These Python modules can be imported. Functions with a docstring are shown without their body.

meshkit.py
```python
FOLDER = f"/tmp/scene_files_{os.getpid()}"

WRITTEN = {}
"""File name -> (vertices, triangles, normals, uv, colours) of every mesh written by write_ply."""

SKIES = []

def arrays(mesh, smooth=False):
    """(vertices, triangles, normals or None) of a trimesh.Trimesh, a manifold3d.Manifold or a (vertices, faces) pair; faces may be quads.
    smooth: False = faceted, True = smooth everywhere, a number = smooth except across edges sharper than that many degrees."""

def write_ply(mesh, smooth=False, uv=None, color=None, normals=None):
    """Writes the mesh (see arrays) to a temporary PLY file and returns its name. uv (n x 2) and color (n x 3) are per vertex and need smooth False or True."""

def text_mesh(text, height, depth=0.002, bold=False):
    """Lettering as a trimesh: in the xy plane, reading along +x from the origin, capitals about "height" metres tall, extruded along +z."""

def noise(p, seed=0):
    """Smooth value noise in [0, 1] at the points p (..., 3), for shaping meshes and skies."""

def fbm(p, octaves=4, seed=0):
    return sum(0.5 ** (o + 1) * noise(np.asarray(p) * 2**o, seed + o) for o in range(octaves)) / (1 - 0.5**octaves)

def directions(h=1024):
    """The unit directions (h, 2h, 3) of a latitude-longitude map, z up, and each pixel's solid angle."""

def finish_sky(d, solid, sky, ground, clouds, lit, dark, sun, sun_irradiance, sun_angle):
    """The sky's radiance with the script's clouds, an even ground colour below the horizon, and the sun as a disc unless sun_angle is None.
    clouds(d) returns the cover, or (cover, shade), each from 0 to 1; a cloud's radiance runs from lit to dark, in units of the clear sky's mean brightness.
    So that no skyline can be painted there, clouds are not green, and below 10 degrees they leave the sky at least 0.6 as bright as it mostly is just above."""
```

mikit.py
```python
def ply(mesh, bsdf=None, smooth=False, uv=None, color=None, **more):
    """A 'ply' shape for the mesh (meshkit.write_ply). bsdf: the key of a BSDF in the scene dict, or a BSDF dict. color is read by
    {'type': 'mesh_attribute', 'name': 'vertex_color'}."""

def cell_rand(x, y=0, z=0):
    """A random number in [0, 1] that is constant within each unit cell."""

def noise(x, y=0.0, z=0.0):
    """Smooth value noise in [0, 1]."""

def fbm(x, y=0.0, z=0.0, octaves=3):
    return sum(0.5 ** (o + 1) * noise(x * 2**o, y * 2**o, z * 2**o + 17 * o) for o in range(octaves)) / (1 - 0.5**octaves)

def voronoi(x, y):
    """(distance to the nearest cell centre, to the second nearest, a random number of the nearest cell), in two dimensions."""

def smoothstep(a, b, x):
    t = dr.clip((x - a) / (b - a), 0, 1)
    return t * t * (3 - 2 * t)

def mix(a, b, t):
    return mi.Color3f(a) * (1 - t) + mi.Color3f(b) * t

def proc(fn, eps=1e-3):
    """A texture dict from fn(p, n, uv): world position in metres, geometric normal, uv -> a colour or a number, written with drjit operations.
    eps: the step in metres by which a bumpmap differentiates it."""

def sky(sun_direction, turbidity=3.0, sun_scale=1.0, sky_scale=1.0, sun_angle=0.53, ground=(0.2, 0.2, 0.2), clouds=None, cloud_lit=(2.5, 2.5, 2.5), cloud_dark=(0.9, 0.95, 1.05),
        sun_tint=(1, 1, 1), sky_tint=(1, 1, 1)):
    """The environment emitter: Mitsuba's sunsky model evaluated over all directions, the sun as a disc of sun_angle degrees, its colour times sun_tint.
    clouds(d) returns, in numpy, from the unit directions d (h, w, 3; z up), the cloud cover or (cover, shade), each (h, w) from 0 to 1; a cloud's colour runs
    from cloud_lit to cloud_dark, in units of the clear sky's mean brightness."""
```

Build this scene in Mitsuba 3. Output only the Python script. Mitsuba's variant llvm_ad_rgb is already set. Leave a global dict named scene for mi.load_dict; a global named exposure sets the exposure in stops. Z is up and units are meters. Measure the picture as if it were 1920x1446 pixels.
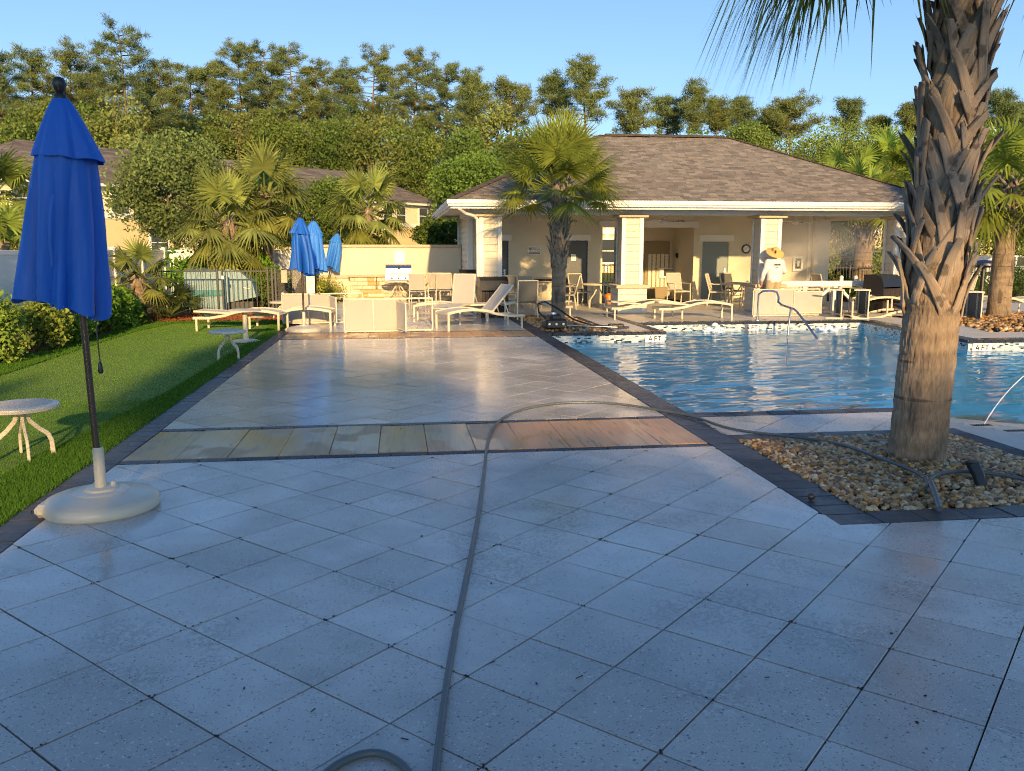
import math, random
import numpy as np, trimesh, shapely, drjit as dr
import shapely.geometry as sg
from shapely import affinity
import mitsuba as mi, mikit, meshkit
from mikit import noise, fbm, voronoi, cell_rand, smoothstep, mix

T = mi.ScalarTransform4f
scene, labels = {}, {}
exposure = 3.0
# ---------------------------------------------------------------- camera, sky, sun
CAM_H, YAW, PITCH = 1.7, math.radians(7.59), math.atan(255 / 1585)
fwd = np.array([math.sin(YAW) * math.cos(PITCH), math.cos(YAW) * math.cos(PITCH), -math.sin(PITCH)])
scene['camera'] = {'type': 'perspective', 'fov': math.degrees(2 * math.atan(960 / 1585)), 'fov_axis': 'x', 'near_clip': 0.05, 'far_clip': 2000.0,
                   'to_world': T().look_at(origin=[0, 0, CAM_H], target=[float(fwd[0]), float(fwd[1]), float(CAM_H + fwd[2])], up=[0, 0, 1])}
SUN = (0.035, -1.0, 0.255)
scene['sky'] = mikit.sky(SUN, turbidity=3.0, sun_scale=0.82, sky_scale=1.0, sun_angle=0.9, ground=(0.16, 0.17, 0.12), sun_tint=(1.0, 0.97, 0.91), sky_tint=(0.695, 0.865, 1.195))

# ---------------------------------------------------------------- helpers
RNG = random.Random(7)
NP = np.random.default_rng(11)
def rot(ax, deg):
    a = math.radians(deg); c, s = math.cos(a), math.sin(a)
    return np.array({'x': [[1, 0, 0], [0, c, -s], [0, s, c]], 'y': [[c, 0, s], [0, 1, 0], [-s, 0, c]], 'z': [[c, -s, 0], [s, c, 0], [0, 0, 1]]}[ax], float)
def M4(R=np.eye(3), t=(0, 0, 0)):
    m = np.eye(4); m[:3, :3] = R; m[:3, 3] = t; return m
def unit(v):
    v = np.asarray(v, float); return v / max(np.linalg.norm(v), 1e-12)
class MB:
    """collects the pieces of one mesh"""
    def __init__(s): s.v, s.f, s.c, s.n = [], [], [], 0
    def add(s, v, f, col=None):
        v = np.asarray(v, float).reshape(-1, 3); f = np.asarray(f, int)
        if f.ndim == 2 and f.shape[1] == 4: f = np.vstack([f[:, [0, 1, 2]], f[:, [0, 2, 3]]])
        s.v.append(v); s.f.append(f + s.n); s.n += len(v)
        c = np.broadcast_to(np.asarray((0.5, 0.5, 0.5) if col is None else col, float), (len(v), 3)); s.c.append(c)
        return s
    def tm(s, m, col=None): return s.add(m.vertices, m.faces, col)
    def box(s, c, d, R=np.eye(3), ch=0.0, col=None):
        """a box of size d about c, its edges chamfered by ch"""
        d = np.asarray(d, float) / 2; ch = min(ch, 0.45 * d.min() * 2)
        if ch <= 0:
            v = np.array([[x, y, z] for x in (-1, 1) for y in (-1, 1) for z in (-1, 1)]) * d
            f = [[0, 1, 3, 2], [4, 6, 7, 5], [0, 4, 5, 1], [2, 3, 7, 6], [0, 2, 6, 4], [1, 5, 7, 3]]
            return s.add(v @ np.asarray(R).T + np.asarray(c), f, col)
        pts = []
        for x in (-1, 1):
            for y in (-1, 1):
                for z in (-1, 1):
                    g = np.array([x, y, z])
                    for k in range(3):
                        o = np.full(3, 1.0) * (d - ch); o[k] = d[k]; pts.append(g * o)
        h = trimesh.convex.convex_hull(np.array(pts))
        return s.add(h.vertices @ np.asarray(R).T + np.asarray(c), h.faces, col)
    def bb(s, a, b, ch=0.0, col=None):
        a, b = np.minimum(a, b).astype(float), np.maximum(a, b).astype(float)
        return s.box((a + b) / 2, b - a, np.eye(3), ch, col)
    def beam(s, a, b, w, h, ch=0.0, up=(0, 0, 1), col=None):
        """a bar of section w x h from a to b"""
        a, b = np.asarray(a, float), np.asarray(b, float); z = unit(b - a)
        y = np.cross(up, z); y = unit(y) if np.linalg.norm(y) > 1e-6 else np.array([1.0, 0, 0]); x = np.cross(y, z)
        return s.box((a + b) / 2, (h, w, np.linalg.norm(b - a)), np.stack([x, y, z], 1), ch, col)
    def tube(s, path, r, n=8, col=None, closed=False):
        p = np.asarray(path, float); m = len(p); r = np.broadcast_to(np.asarray(r, float), (m,))
        t = np.gradient(p, axis=0); t /= np.linalg.norm(t, axis=1)[:, None] + 1e-12
        if closed: t = np.roll(p, -1, 0) - np.roll(p, 1, 0); t /= np.linalg.norm(t, axis=1)[:, None]
        ref = np.array([0, 0, 1.0]) if abs(t[0][2]) < 0.9 else np.array([1.0, 0, 0]); x = unit(np.cross(ref, t[0])); V = []
        a = np.arange(n) * 2 * np.pi / n
        for i in range(m):
            x = unit(x - t[i] * (x @ t[i])); y = np.cross(t[i], x)
            V.append(p[i] + r[i] * (np.cos(a)[:, None] * x + np.sin(a)[:, None] * y))
        F = []; k = np.arange(n)
        for i in range(m if closed else m - 1):
            j = (i + 1) % m; F.append(np.stack([i * n + k, i * n + (k + 1) % n, j * n + (k + 1) % n, j * n + k], 1))
        F = np.vstack(F); V = np.vstack(V); F = np.vstack([F[:, [0, 1, 2]], F[:, [0, 2, 3]]])
        if not closed:
            V = np.vstack([V, p[:1], p[-1:]]); q = m * n
            F = np.vstack([F, np.stack([(k + 1) % n, k, k * 0 + q], 1), np.stack([(m - 1) * n + k, (m - 1) * n + (k + 1) % n, k * 0 + q + 1], 1)])
        return s.add(V, F, col)
    def lathe(s, prof, n=24, c=(0, 0, 0), R=np.eye(3), col=None):
        """profile (r, z) turned about z"""
        prof = np.asarray(prof, float); m = len(prof); a = np.arange(n) * 2 * np.pi / n; k = np.arange(n)
        V = np.vstack([np.stack([r * np.cos(a), r * np.sin(a), a * 0 + z], 1) for r, z in prof])
        F = np.vstack([np.stack([i * n + k, i * n + (k + 1) % n, (i + 1) * n + (k + 1) % n, (i + 1) * n + k], 1) for i in range(m - 1)])
        return s.add(V @ np.asarray(R).T + np.asarray(c), F, col)
    def prism(s, poly, z0, z1, col=None):
        """an upright prism over a shapely polygon"""
        for g in getattr(poly, 'geoms', [poly]):
            if g.area > 1e-7:
                m = trimesh.creation.extrude_polygon(g, z1 - z0, engine='earcut'); s.add(m.vertices + [0, 0, z0], m.faces, col)
        return s
    def sheet(s, poly, z, col=None):
        for g in getattr(poly, 'geoms', [poly]):
            v, f = trimesh.creation.triangulate_polygon(g, engine='earcut')
            v, f = np.asarray(v), np.asarray(f)
            a = v[f]; cr = (a[:, 1, 0] - a[:, 0, 0]) * (a[:, 2, 1] - a[:, 0, 1]) - (a[:, 1, 1] - a[:, 0, 1]) * (a[:, 2, 0] - a[:, 0, 0])
            f = np.where((cr < 0)[:, None], f[:, ::-1], f)
            s.add(np.c_[v, np.full(len(v), z)], f, col)
        return s
    def mesh(s, m4=None):
        v, f = np.vstack(s.v), np.vstack(s.f)
        if m4 is not None: v = v @ m4[:3, :3].T + m4[:3, 3]
        return v, f
    def col(s): return np.vstack(s.c)
def taken(k): return k in scene or k in labels or any(x.startswith(k + '__') for x in scene)
COUNT = {}
def numbered(k):
    i = COUNT.get(k, 0); COUNT[k] = i + 1
    return k if i == 0 else f'{k}_{i:03d}'
def put(key, mb, bsdf, smooth=False, colored=False, m4=None, tw=None, uv=None):
    """ONE entry of the scene"""
    key = numbered(key)
    if isinstance(mb, MB):
        v, f = mb.mesh(m4)
        d = mikit.ply((v, f), bsdf, smooth=smooth, color=mb.col() if colored else None, uv=uv)
    else: d = dict(mb)
    if tw is not None: d['to_world'] = T(tw.tolist())
    scene[key] = d
    return key
def thing(name, label, cat, group=None, kind=None):
    k = numbered(name); labels[k] = {'label': label, 'category': cat}
    if group: labels[k]['group'] = group
    if kind: labels[k]['kind'] = kind
    return k
def tag(k, label, cat=None, group=None, kind=None):
    labels[k] = {'label': label}
    if cat: labels[k]['category'] = cat
    if group: labels[k]['group'] = group
    if kind: labels[k]['kind'] = kind
    return k
def struct(name, mb, bsdf, label, **kw): return tag(put(name, mb, bsdf, **kw), label, None, None, 'structure')
def proto(parts):
    """[(part, MB, bsdf, smooth, colored)] -> ply dicts that copies share"""
    return [(p, mikit.ply(m.mesh(), b, smooth=sm, color=m.col() if c else None)) for p, m, b, sm, c in parts]
def place(key, pr, tw):
    for p, d in pr: put(f'{key}__{p}', d, None, tw=tw)
    return key
def poly(*p): return sg.Polygon(p)

# ---------------------------------------------------------------- materials
def rgb(*c): return {'type': 'rgb', 'value': list(c)}
def mat(name, col, rough=0.6, spec=0.4, two=True, **kw):
    b = {'type': 'principled', 'base_color': rgb(*col) if isinstance(col, (tuple, list)) else col, 'roughness': rough, 'specular': spec, **kw}
    scene[name] = {'type': 'twosided', 'b': b} if two else b
    return name
VC = {'type': 'mesh_attribute', 'name': 'vertex_color'}
def bumped(name, tex, scale=1.0):
    b = scene[name]; inner = b['b']
    scene[name] = {'type': 'twosided', 'b': {'type': 'bumpmap', 'arbitrary': tex, 'scale': scale, 'b': inner}}
    return name
PT, PO, Q = 0.431, (-0.065, 2.872), math.sqrt(0.5)
def paver_ids(p):
    x, y = p.x - PO[0], p.y - PO[1]
    return (x - y) * (Q / PT), (x + y) * (Q / PT)
def wet_mask(p):
    """where a film of water lies after the washing: patches with an outline, most of them on the middle of the deck"""
    big = fbm(p.x * 0.55 + 3.1, p.y * 0.42, 0, 3)
    fine = fbm(p.x * 2.3, p.y * 1.5, 4.0, 3)
    mid = smoothstep(6.6, 9.0, p.y) * (1 - smoothstep(0.7, 2.0, p.x + 1.2 * (big - 0.5) - 0.06 * (p.y - 9))) * (1 - smoothstep(17.5, 19.5, p.y))
    fore = 0.33 + 0.10 * smoothstep(3.5, 6.5, p.y)
    i, j = paver_ids(p)
    r = cell_rand(dr.floor(i), dr.floor(j), 9)
    return smoothstep(0.50, 0.66, 0.50 * big + 0.34 * fine + 0.42 * mid + 0.4 * fore + 0.10 * (r - 0.5))
def paver_color(p, n, uv):
    i, j = paver_ids(p)
    r = cell_rand(dr.floor(i), dr.floor(j), 3)
    d1, d2, w = voronoi(p.x * 105, p.y * 105)
    e1, e2, w2 = voronoi(p.x * 48 + 7, p.y * 48)
    g = fbm(p.x * 5, p.y * 5, 1.0, 4); s = fbm(p.x * 1.1, p.y * 1.1, 6.0, 3)
    fine = noise(p.x * 260, p.y * 260)
    c = mix((0.39, 0.365, 0.33), (0.485, 0.455, 0.415), r)
    c = c * (0.72 + 0.36 * g + 0.20 * fine) * (0.82 + 0.36 * s)
    c = dr.select((w > 0.92) & (d1 < 0.36), c * 0.5, c)
    c = dr.select((w < 0.06) & (d1 < 0.36), mi.Color3f(0.54, 0.52, 0.48), c)
    c = dr.select((w2 > 0.972) & (e1 < 0.28), c * 0.42, c)
    c = dr.select((w2 < 0.018) & (e1 < 0.26), mi.Color3f(0.56, 0.54, 0.50), c)
    dirt = smoothstep(0.56, 0.74, fbm(p.x * 2.4 + 9, p.y * 2.4, 3.0, 4)) * smoothstep(0.35, 0.6, noise(p.x * 70, p.y * 70))
    c = c * (1 - 0.22 * dirt)
    q = cell_rand(dr.floor(i), dr.floor(j), 21)
    unwashed = smoothstep(0.46, 0.60, fbm(p.x * 0.5 + 2, p.y * 0.33, 8.0, 3) + 0.24 * (q - 0.5) + 0.10 * (g - 0.5)) * smoothstep(8.2, 8.4, p.y) * (1 - smoothstep(15.5, 16.6, p.y)) * (1 - smoothstep(-0.2, 1.2, p.x + 1.4 * (q - 0.5)))
    c = mix(c, mi.Color3f(0.20, 0.165, 0.075) * (0.6 + 0.8 * g), 0.30 * unwashed)
    return c * (1 - 0.09 * wet_mask(p))
def paver_rough(p, n, uv):
    return 0.37 - 0.19 * wet_mask(p) + 0.08 * (noise(p.x * 90, p.y * 90) - 0.5)
mat('paver_mat', mikit.proc(paver_color), mikit.proc(paver_rough), 0.5)
def border_color(p, n, uv):
    r = cell_rand(dr.floor(p.x * 4.35), dr.floor(p.y * 4.35), 5)
    return mix((0.036, 0.037, 0.042), (0.066, 0.066, 0.070), r) * (0.65 + 0.5 * fbm(p.x * 30, p.y * 30, 0, 3) + 0.25 * noise(p.x * 220, p.y * 220))
mat('border_mat', mikit.proc(border_color), mikit.proc(lambda p, n, uv: 0.62 - 0.20 * wet_mask(p) + 0.14 * (noise(p.x * 60, p.y * 60) - 0.5)), 0.3)
def plank_color(p, n, uv):
    k = dr.floor((p.x + 2.27) / 0.43 - 0.02 * p.y)
    r, r2 = cell_rand(k, 1, 1), cell_rand(k, 2, 7)
    y = p.y + 0.35 * fbm(p.x * 3, p.y * 1.2, 2, 3)
    g = fbm(p.x * 34 + 40 * r, y * 2.2, r * 9, 4)
    c = mix((0.37, 0.215, 0.085), (0.45, 0.255, 0.125), smoothstep(-1.2, 1.6, p.x + 1.6 * (r - 0.5)))
    c = mix(c, (0.23, 0.155, 0.075), smoothstep(0.52, 0.70, g) * (0.4 + 0.6 * r2))
    return c * (0.75 + 0.5 * g)
mat('plank_mat', mikit.proc(plank_color), mikit.proc(lambda p, n, uv: 0.16 + 0.26 * smoothstep(0.42, 0.6, fbm(p.x * 4, p.y * 3, 1, 3))), 0.5)
mat('joint_mat', (0.034, 0.030, 0.026), 0.9, 0.2)
mat('soil_mat', mikit.proc(lambda p, n, uv: mix((0.055, 0.042, 0.030), (0.10, 0.085, 0.06), fbm(p.x * 3, p.y * 3, 0, 4))), 0.95, 0.2)
mat('lawn_mat', mikit.proc(lambda p, n, uv: mix((0.035, 0.055, 0.016), (0.075, 0.085, 0.03), fbm(p.x * 0.3, p.y * 0.3, 0, 4))), 0.95, 0.2)
def green_color(p, n, uv):
    f = noise(p.x * 170, p.y * 170); g = fbm(p.x * 16, p.y * 16, 2, 3); k = fbm(p.x * 0.8, p.y * 0.8, 5, 3)
    return mix((0.065, 0.115, 0.014), (0.135, 0.180, 0.034), 0.45 * f + 0.35 * g + 0.2 * k) * (0.85 + 0.3 * k)
mat('green_mat', mikit.proc(green_color), 0.85, 0.25, sheen=0.4)
mat('concrete_mat', mikit.proc(lambda p, n, uv: mix((0.40, 0.375, 0.335), (0.50, 0.475, 0.43), fbm(p.x * 4, p.y * 4, 0, 4)) * (0.8 + 0.25 * noise(p.x * 150, p.y * 150))), 0.45, 0.5)
mat('basin_mat', mikit.proc(lambda p, n, uv: mix((0.11, 0.74, 0.79), (0.17, 0.84, 0.87), fbm(p.x * 0.9, p.y * 0.9, p.z, 3))), 0.7, 0.3)
def mosaic(p, n, uv):
    up = dr.abs(n.x) > 0.5
    a = dr.select(up, p.y, p.x)
    row = dr.floor(p.z / 0.027)
    q = a / 0.075 + 0.5 * row
    r = cell_rand(dr.floor(q), row, 2)
    fx, fz = q - dr.floor(q), p.z / 0.027 - row
    c = dr.select(r < 0.50, mi.Color3f(0.56, 0.60, 0.58), dr.select(r < 0.78, mi.Color3f(0.36, 0.44, 0.47), dr.select(r < 0.88, mi.Color3f(0.12, 0.19, 0.25), mi.Color3f(0.012, 0.016, 0.026))))
    return dr.select((fx < 0.05) | (fz < 0.10), mi.Color3f(0.35, 0.36, 0.35), c)
mat('mosaic_mat', mikit.proc(mosaic), 0.16, 0.5)
mat('coping_tile_mat', (0.022, 0.026, 0.036), 0.2, 0.5)
scene['water_mat'] = {'type': 'dielectric', 'int_ior': 1.33, 'ext_ior': 1.0}
mat('leaf_mat', VC, 0.45, 0.35)
scene['leaf_mat'] = {'type': 'principledthin', 'base_color': VC, 'roughness': 0.5, 'diff_trans': 0.55, 'eta': 1.4, 'spec_trans': 0.0}
mat('stone_mat', VC, 0.42, 0.5)
mat('bark_mat', VC, 0.9, 0.2)
def stucco(c): return mikit.proc(lambda p, n, uv: mi.Color3f(*c) * (0.90 + 0.14 * fbm(p.x * 1.3, p.y * 1.3, p.z * 1.3, 3) + 0.06 * noise(p.x * 60, p.y * 60, p.z * 60)))
mat('stucco_mat', stucco((0.63, 0.565, 0.43)), 0.85, 0.2)
mat('siding_mat', stucco((0.65, 0.59, 0.47)), 0.6, 0.3)
mat('house_mat', stucco((0.60, 0.48, 0.26)), 0.8, 0.2)
mat('house_top_mat', stucco((0.66, 0.585, 0.43)), 0.8, 0.2)
mat('white_mat', (0.72, 0.70, 0.66), 0.45, 0.4)
mat('vinyl_mat', (0.66, 0.65, 0.62), 0.4, 0.4)
mat('soffit_mat', (0.62, 0.59, 0.53), 0.6, 0.3)
mat('cap_mat', (0.50, 0.40, 0.27), 0.7, 0.3)
mat('vc_mat', VC, 0.7, 0.3)
mat('vc_shiny_mat', VC, 0.3, 0.5)
mat('frame_mat', (0.57, 0.50, 0.37), 0.38, 0.5)
mat('sling_mat', (0.40, 0.375, 0.33), 0.75, 0.3)
mat('dark_sling_mat', (0.10, 0.105, 0.105), 0.7, 0.3)
mat('plastic_mat', (0.50, 0.45, 0.36), 0.32, 0.5)
mat('black_mat', (0.014, 0.014, 0.016), 0.35, 0.5)
mat('fence_mat', (0.030, 0.030, 0.032), 0.45, 0.5)
mat('brown_mat', (0.034, 0.024, 0.021), 0.55, 0.4)
mat('pole_mat', (0.060, 0.036, 0.026), 0.28, 0.5)
mat('hose_mat', (0.085, 0.10, 0.105), 0.42, 0.5)
mat('door_mat', (0.20, 0.235, 0.235), 0.5, 0.4)
mat('dark_door_mat', (0.085, 0.095, 0.105), 0.5, 0.4)
mat('pane_mat', (0.045, 0.055, 0.06), 0.08, 0.6)
mat('blue_mat', mikit.proc(lambda p, n, uv: mix((0.006, 0.085, 0.42), (0.012, 0.118, 0.52), fbm(p.x * 5, p.y * 5, p.z * 2, 3))), 0.55, 0.4, sheen=0.3)
mat('faded_blue_mat', (0.04, 0.20, 0.66), 0.6, 0.3, sheen=0.4)
scene['steel_mat'] = {'type': 'twosided', 'b': {'type': 'roughconductor', 'material': 'Al', 'alpha': 0.28, 'specular_reflectance': rgb(0.58, 0.58, 0.60)}}
mat('orange_mat', (0.65, 0.16, 0.02), 0.4, 0.5)
mat('skin_mat', (0.50, 0.27, 0.18), 0.5, 0.4)
mat('shirt_mat', (0.60, 0.59, 0.60), 0.8, 0.2)
mat('khaki_mat', (0.42, 0.33, 0.20), 0.8, 0.2)
mat('straw_mat', (0.60, 0.38, 0.14), 0.8, 0.2)
mat('teal_mat', (0.03, 0.20, 0.20), 0.4, 0.5)
mat('pale_blue_mat', (0.19, 0.30, 0.32), 0.4, 0.5)
mat('locker_mat', (0.27, 0.21, 0.13), 0.6, 0.3)
mat('spray_mat', (0.80, 0.84, 0.86), 0.3, 0.5)
# ================================================================ the setting: ground, deck, pool, beds
POOL = poly((2.97, 8.42), (5.3, 8.32), (6.2, 7.6), (8.0, 6.4), (12, 5.6), (20, 5.6), (20, 14.72), (10.72, 14.72), (11.2, 19.3), (5.55, 19.3), (5.55, 17.12), (2.97, 17.12))
BEACH = poly((5.28, 8.33), (5.28, 5.0), (7.0, 5.0), (7.0, 2.0), (20, 2.0), (20, 9.6), (9.0, 9.6), (6.9, 9.4), (6.0, 8.6))
BED1 = poly((3.0, 5.0), (5.05, 5.0), (5.05, 7.12), (3.0, 7.12))
BED2 = poly((3.0, 17.55), (4.35, 17.55), (4.3, 21.4), (3.0, 21.4))
BED3 = poly((12.2, 16.1), (19, 15.6), (19, 20.6), (13.4, 20.6))
TURF = poly((-5.95, 2), (-2.5, 2), (-2.5, 18.2), (-2.62, 20.9), (-5.95, 20.9), (-6.0, 14))
BIG = poly((-900, -900), (900, -900), (900, 900), (-900, 900))
struct('ground', MB().sheet(BIG.difference(POOL).difference(BEACH.buffer(0.01)), -0.06), 'lawn_mat', 'dull green lawn and soil spreading to the horizon around the pool and the houses')

# deck bed under the pavers
DECK = poly((-2.5, -6), (20, -6), (20, 5), (5.28, 5), (5.28, 8.32), (2.97, 8.42), (2.97, 17.12), (5.55, 17.12), (5.55, 19.3), (11.2, 19.3), (10.72, 14.72), (20, 14.72), (20, 26), (16, 31), (-2.9, 31), (-2.9, 20.9), (-2.62, 20.9), (-2.5, 18.2))
bed_holes = shapely.union_all([BED1, BED2, BED3])
struct('pool_deck', MB().sheet(DECK.difference(bed_holes).difference(BEACH), -0.014), 'joint_mat', 'pale speckled stone deck beside the pool, wet from washing, with dark paver borders and plank tile bands')

def cam_seen(x, y):
    f = x * math.sin(YAW) + y * math.cos(YAW); r = x * math.cos(YAW) - y * math.sin(YAW)
    return f > 1.9 and abs(r) < 0.63 * f + 0.3
def pave(part, pieces, bsdf, limit):
    """pieces: [(x, y, MB)]; the nearest that can be seen are parts of the deck, the rest one part"""
    pieces = sorted(pieces, key=lambda q: (not cam_seen(q[0], q[1]), math.hypot(q[0], q[1])))
    for x, y, m in pieces[:limit]: put(f'pool_deck__{part}', m, bsdf)
    rest = MB()
    for x, y, m in pieces[limit:]: rest.add(*m.mesh())
    if rest.n: labels[put(f'pool_deck__{part}_field', rest, bsdf)] = {'label': 'the smaller pavers farther off', 'kind': 'stuff'}
def slab(pg, z, ch=0.0016, depth=0.02, tilt=0.0):
    """a paver: the polygon's top with a chamfered edge, sides down to the bed"""
    m = MB(); pg = sg.polygon.orient(pg)
    inner = pg.buffer(-ch, join_style=2)
    if inner.is_empty or inner.geom_type != 'Polygon': return None
    a = np.array(pg.exterior.coords)[:-1]; b = np.array(sg.polygon.orient(inner).exterior.coords)[:-1]
    if len(a) != len(b): return m.prism(pg, z - depth, z)
    k = np.argmin([np.abs(np.roll(b, -q, 0) - a).sum() for q in range(len(b))]); b = np.roll(b, -k, 0)
    gx, gy = (NP.uniform(-1, 1, 2) * tilt); cx, cy = a.mean(0)
    zz = lambda q, z0: z0 + (q[:, 0] - cx) * gx + (q[:, 1] - cy) * gy
    n = len(a); i = np.arange(n); j = (i + 1) % n
    V = np.vstack([np.c_[b, zz(b, z)], np.c_[a, zz(a, z - ch)], np.c_[a, np.full(n, z - depth)]])
    F = [[0, q, q + 1] for q in range(1, n - 1)]
    Qd = np.vstack([np.stack([n + i, n + j, j, i], 1), np.stack([2 * n + i, 2 * n + j, n + j, n + i], 1)])
    return m.add(V, np.vstack([np.array(F), Qd[:, [0, 1, 2]], Qd[:, [0, 2, 3]]]))
u, v = np.array([Q, -Q]), np.array([Q, Q])
REG = shapely.union_all([sg.box(-2.268, -4, 2.698, 6.928), sg.box(-2.268, 8.302, 2.698, 16.46), sg.box(-2.268, 17.84, 2.698, 29.45), sg.box(2.698, -4, 11, 4.758), sg.box(2.972, 7.352, 5.276, 8.19), sg.box(-2.85, 20.95, -2.268, 29.45)])
pcs = []
for i in range(-45, 45):
    for j in range(-20, 70):
        o = np.array(PO) + i * PT * u + j * PT * v; c = o + PT / 2 * (u + v)
        if not (-3.2 < c[0] < 11.4 and -3 < c[1] < 30): continue
        e = 0.0026 + 0.0036 * RNG.random() ** 2
        q = sg.Polygon([o + e * (u + v), o + PT * u + e * (v - u), o + PT * (u + v) - e * (u + v), o + PT * v + e * (u - v)])
        q = q.intersection(REG)
        for g in getattr(q, 'geoms', [q]):
            if g.geom_type == 'Polygon' and g.area > 0.002:
                m = slab(g, RNG.uniform(-0.0012, 0.0012), tilt=0.004)
                if m is not None and m.n: pcs.append((g.centroid.x, g.centroid.y, m))
pave('paver', pcs, 'paver_mat', 290)
bricks, planks = [], []
def row(x0, y0, x1, y1, step, out, along, gap=0.009, z=0.001):
    """a row of pieces that fill the box, cut every step along x or y"""
    a, b = (x0, x1) if along == 'x' else (y0, y1)
    n = max(1, round((b - a) / step)); e = np.linspace(a, b, n + 1)
    for k in range(n):
        g = sg.box(e[k] + gap / 2, y0 + gap / 2, e[k + 1] - gap / 2, y1 - gap / 2) if along == 'x' else sg.box(x0 + gap / 2, e[k] + gap / 2, x1 - gap / 2, e[k + 1] - gap / 2)
        m = slab(g, z + RNG.uniform(-0.0018, 0.0018), ch=0.004, tilt=0.008)
        if m is not None: out.append((g.centroid.x, g.centroid.y, m))
row(-2.5, -1, -2.27, 18.2, 0.205, bricks, 'y')
for y0, y1 in ((6.93, 8.30), (16.46, 17.84)):
    row(-2.268, y0, 2.698, y0 + 0.115, 0.305, bricks, 'x'); row(-2.268, y1 - 0.115, 2.698, y1, 0.305, bricks, 'x')
    row(-2.268, y0 + 0.117, 2.698, y1 - 0.117, 0.43, planks, 'x', gap=0.004)
row(2.70, 4.76, 3.0, 8.42, 0.205, bricks, 'y'); row(3.0, 4.76, 8.5, 5.0, 0.31, bricks, 'x')
row(3.0, 7.12, 5.05, 7.35, 0.30, bricks, 'x'); row(5.05, 5.0, 5.28, 7.35, 0.30, bricks, 'y')
row(2.97, 8.19, 5.3, 8.42, 0.31, bricks, 'x')
row(2.70, 8.42, 2.99, 17.12, 0.105, bricks, 'y', z=0.006)
row(2.70, 17.12, 3.0, 21.4, 0.21, bricks, 'y'); row(5.3, 17.4, 5.55, 22.0, 0.21, bricks, 'y'); row(4.35, 17.4, 4.55, 21.4, 0.21, bricks, 'y')
pave('border_paver', bricks, 'border_mat', 290)
pave('plank_tile', planks, 'plank_mat', 290)
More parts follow.
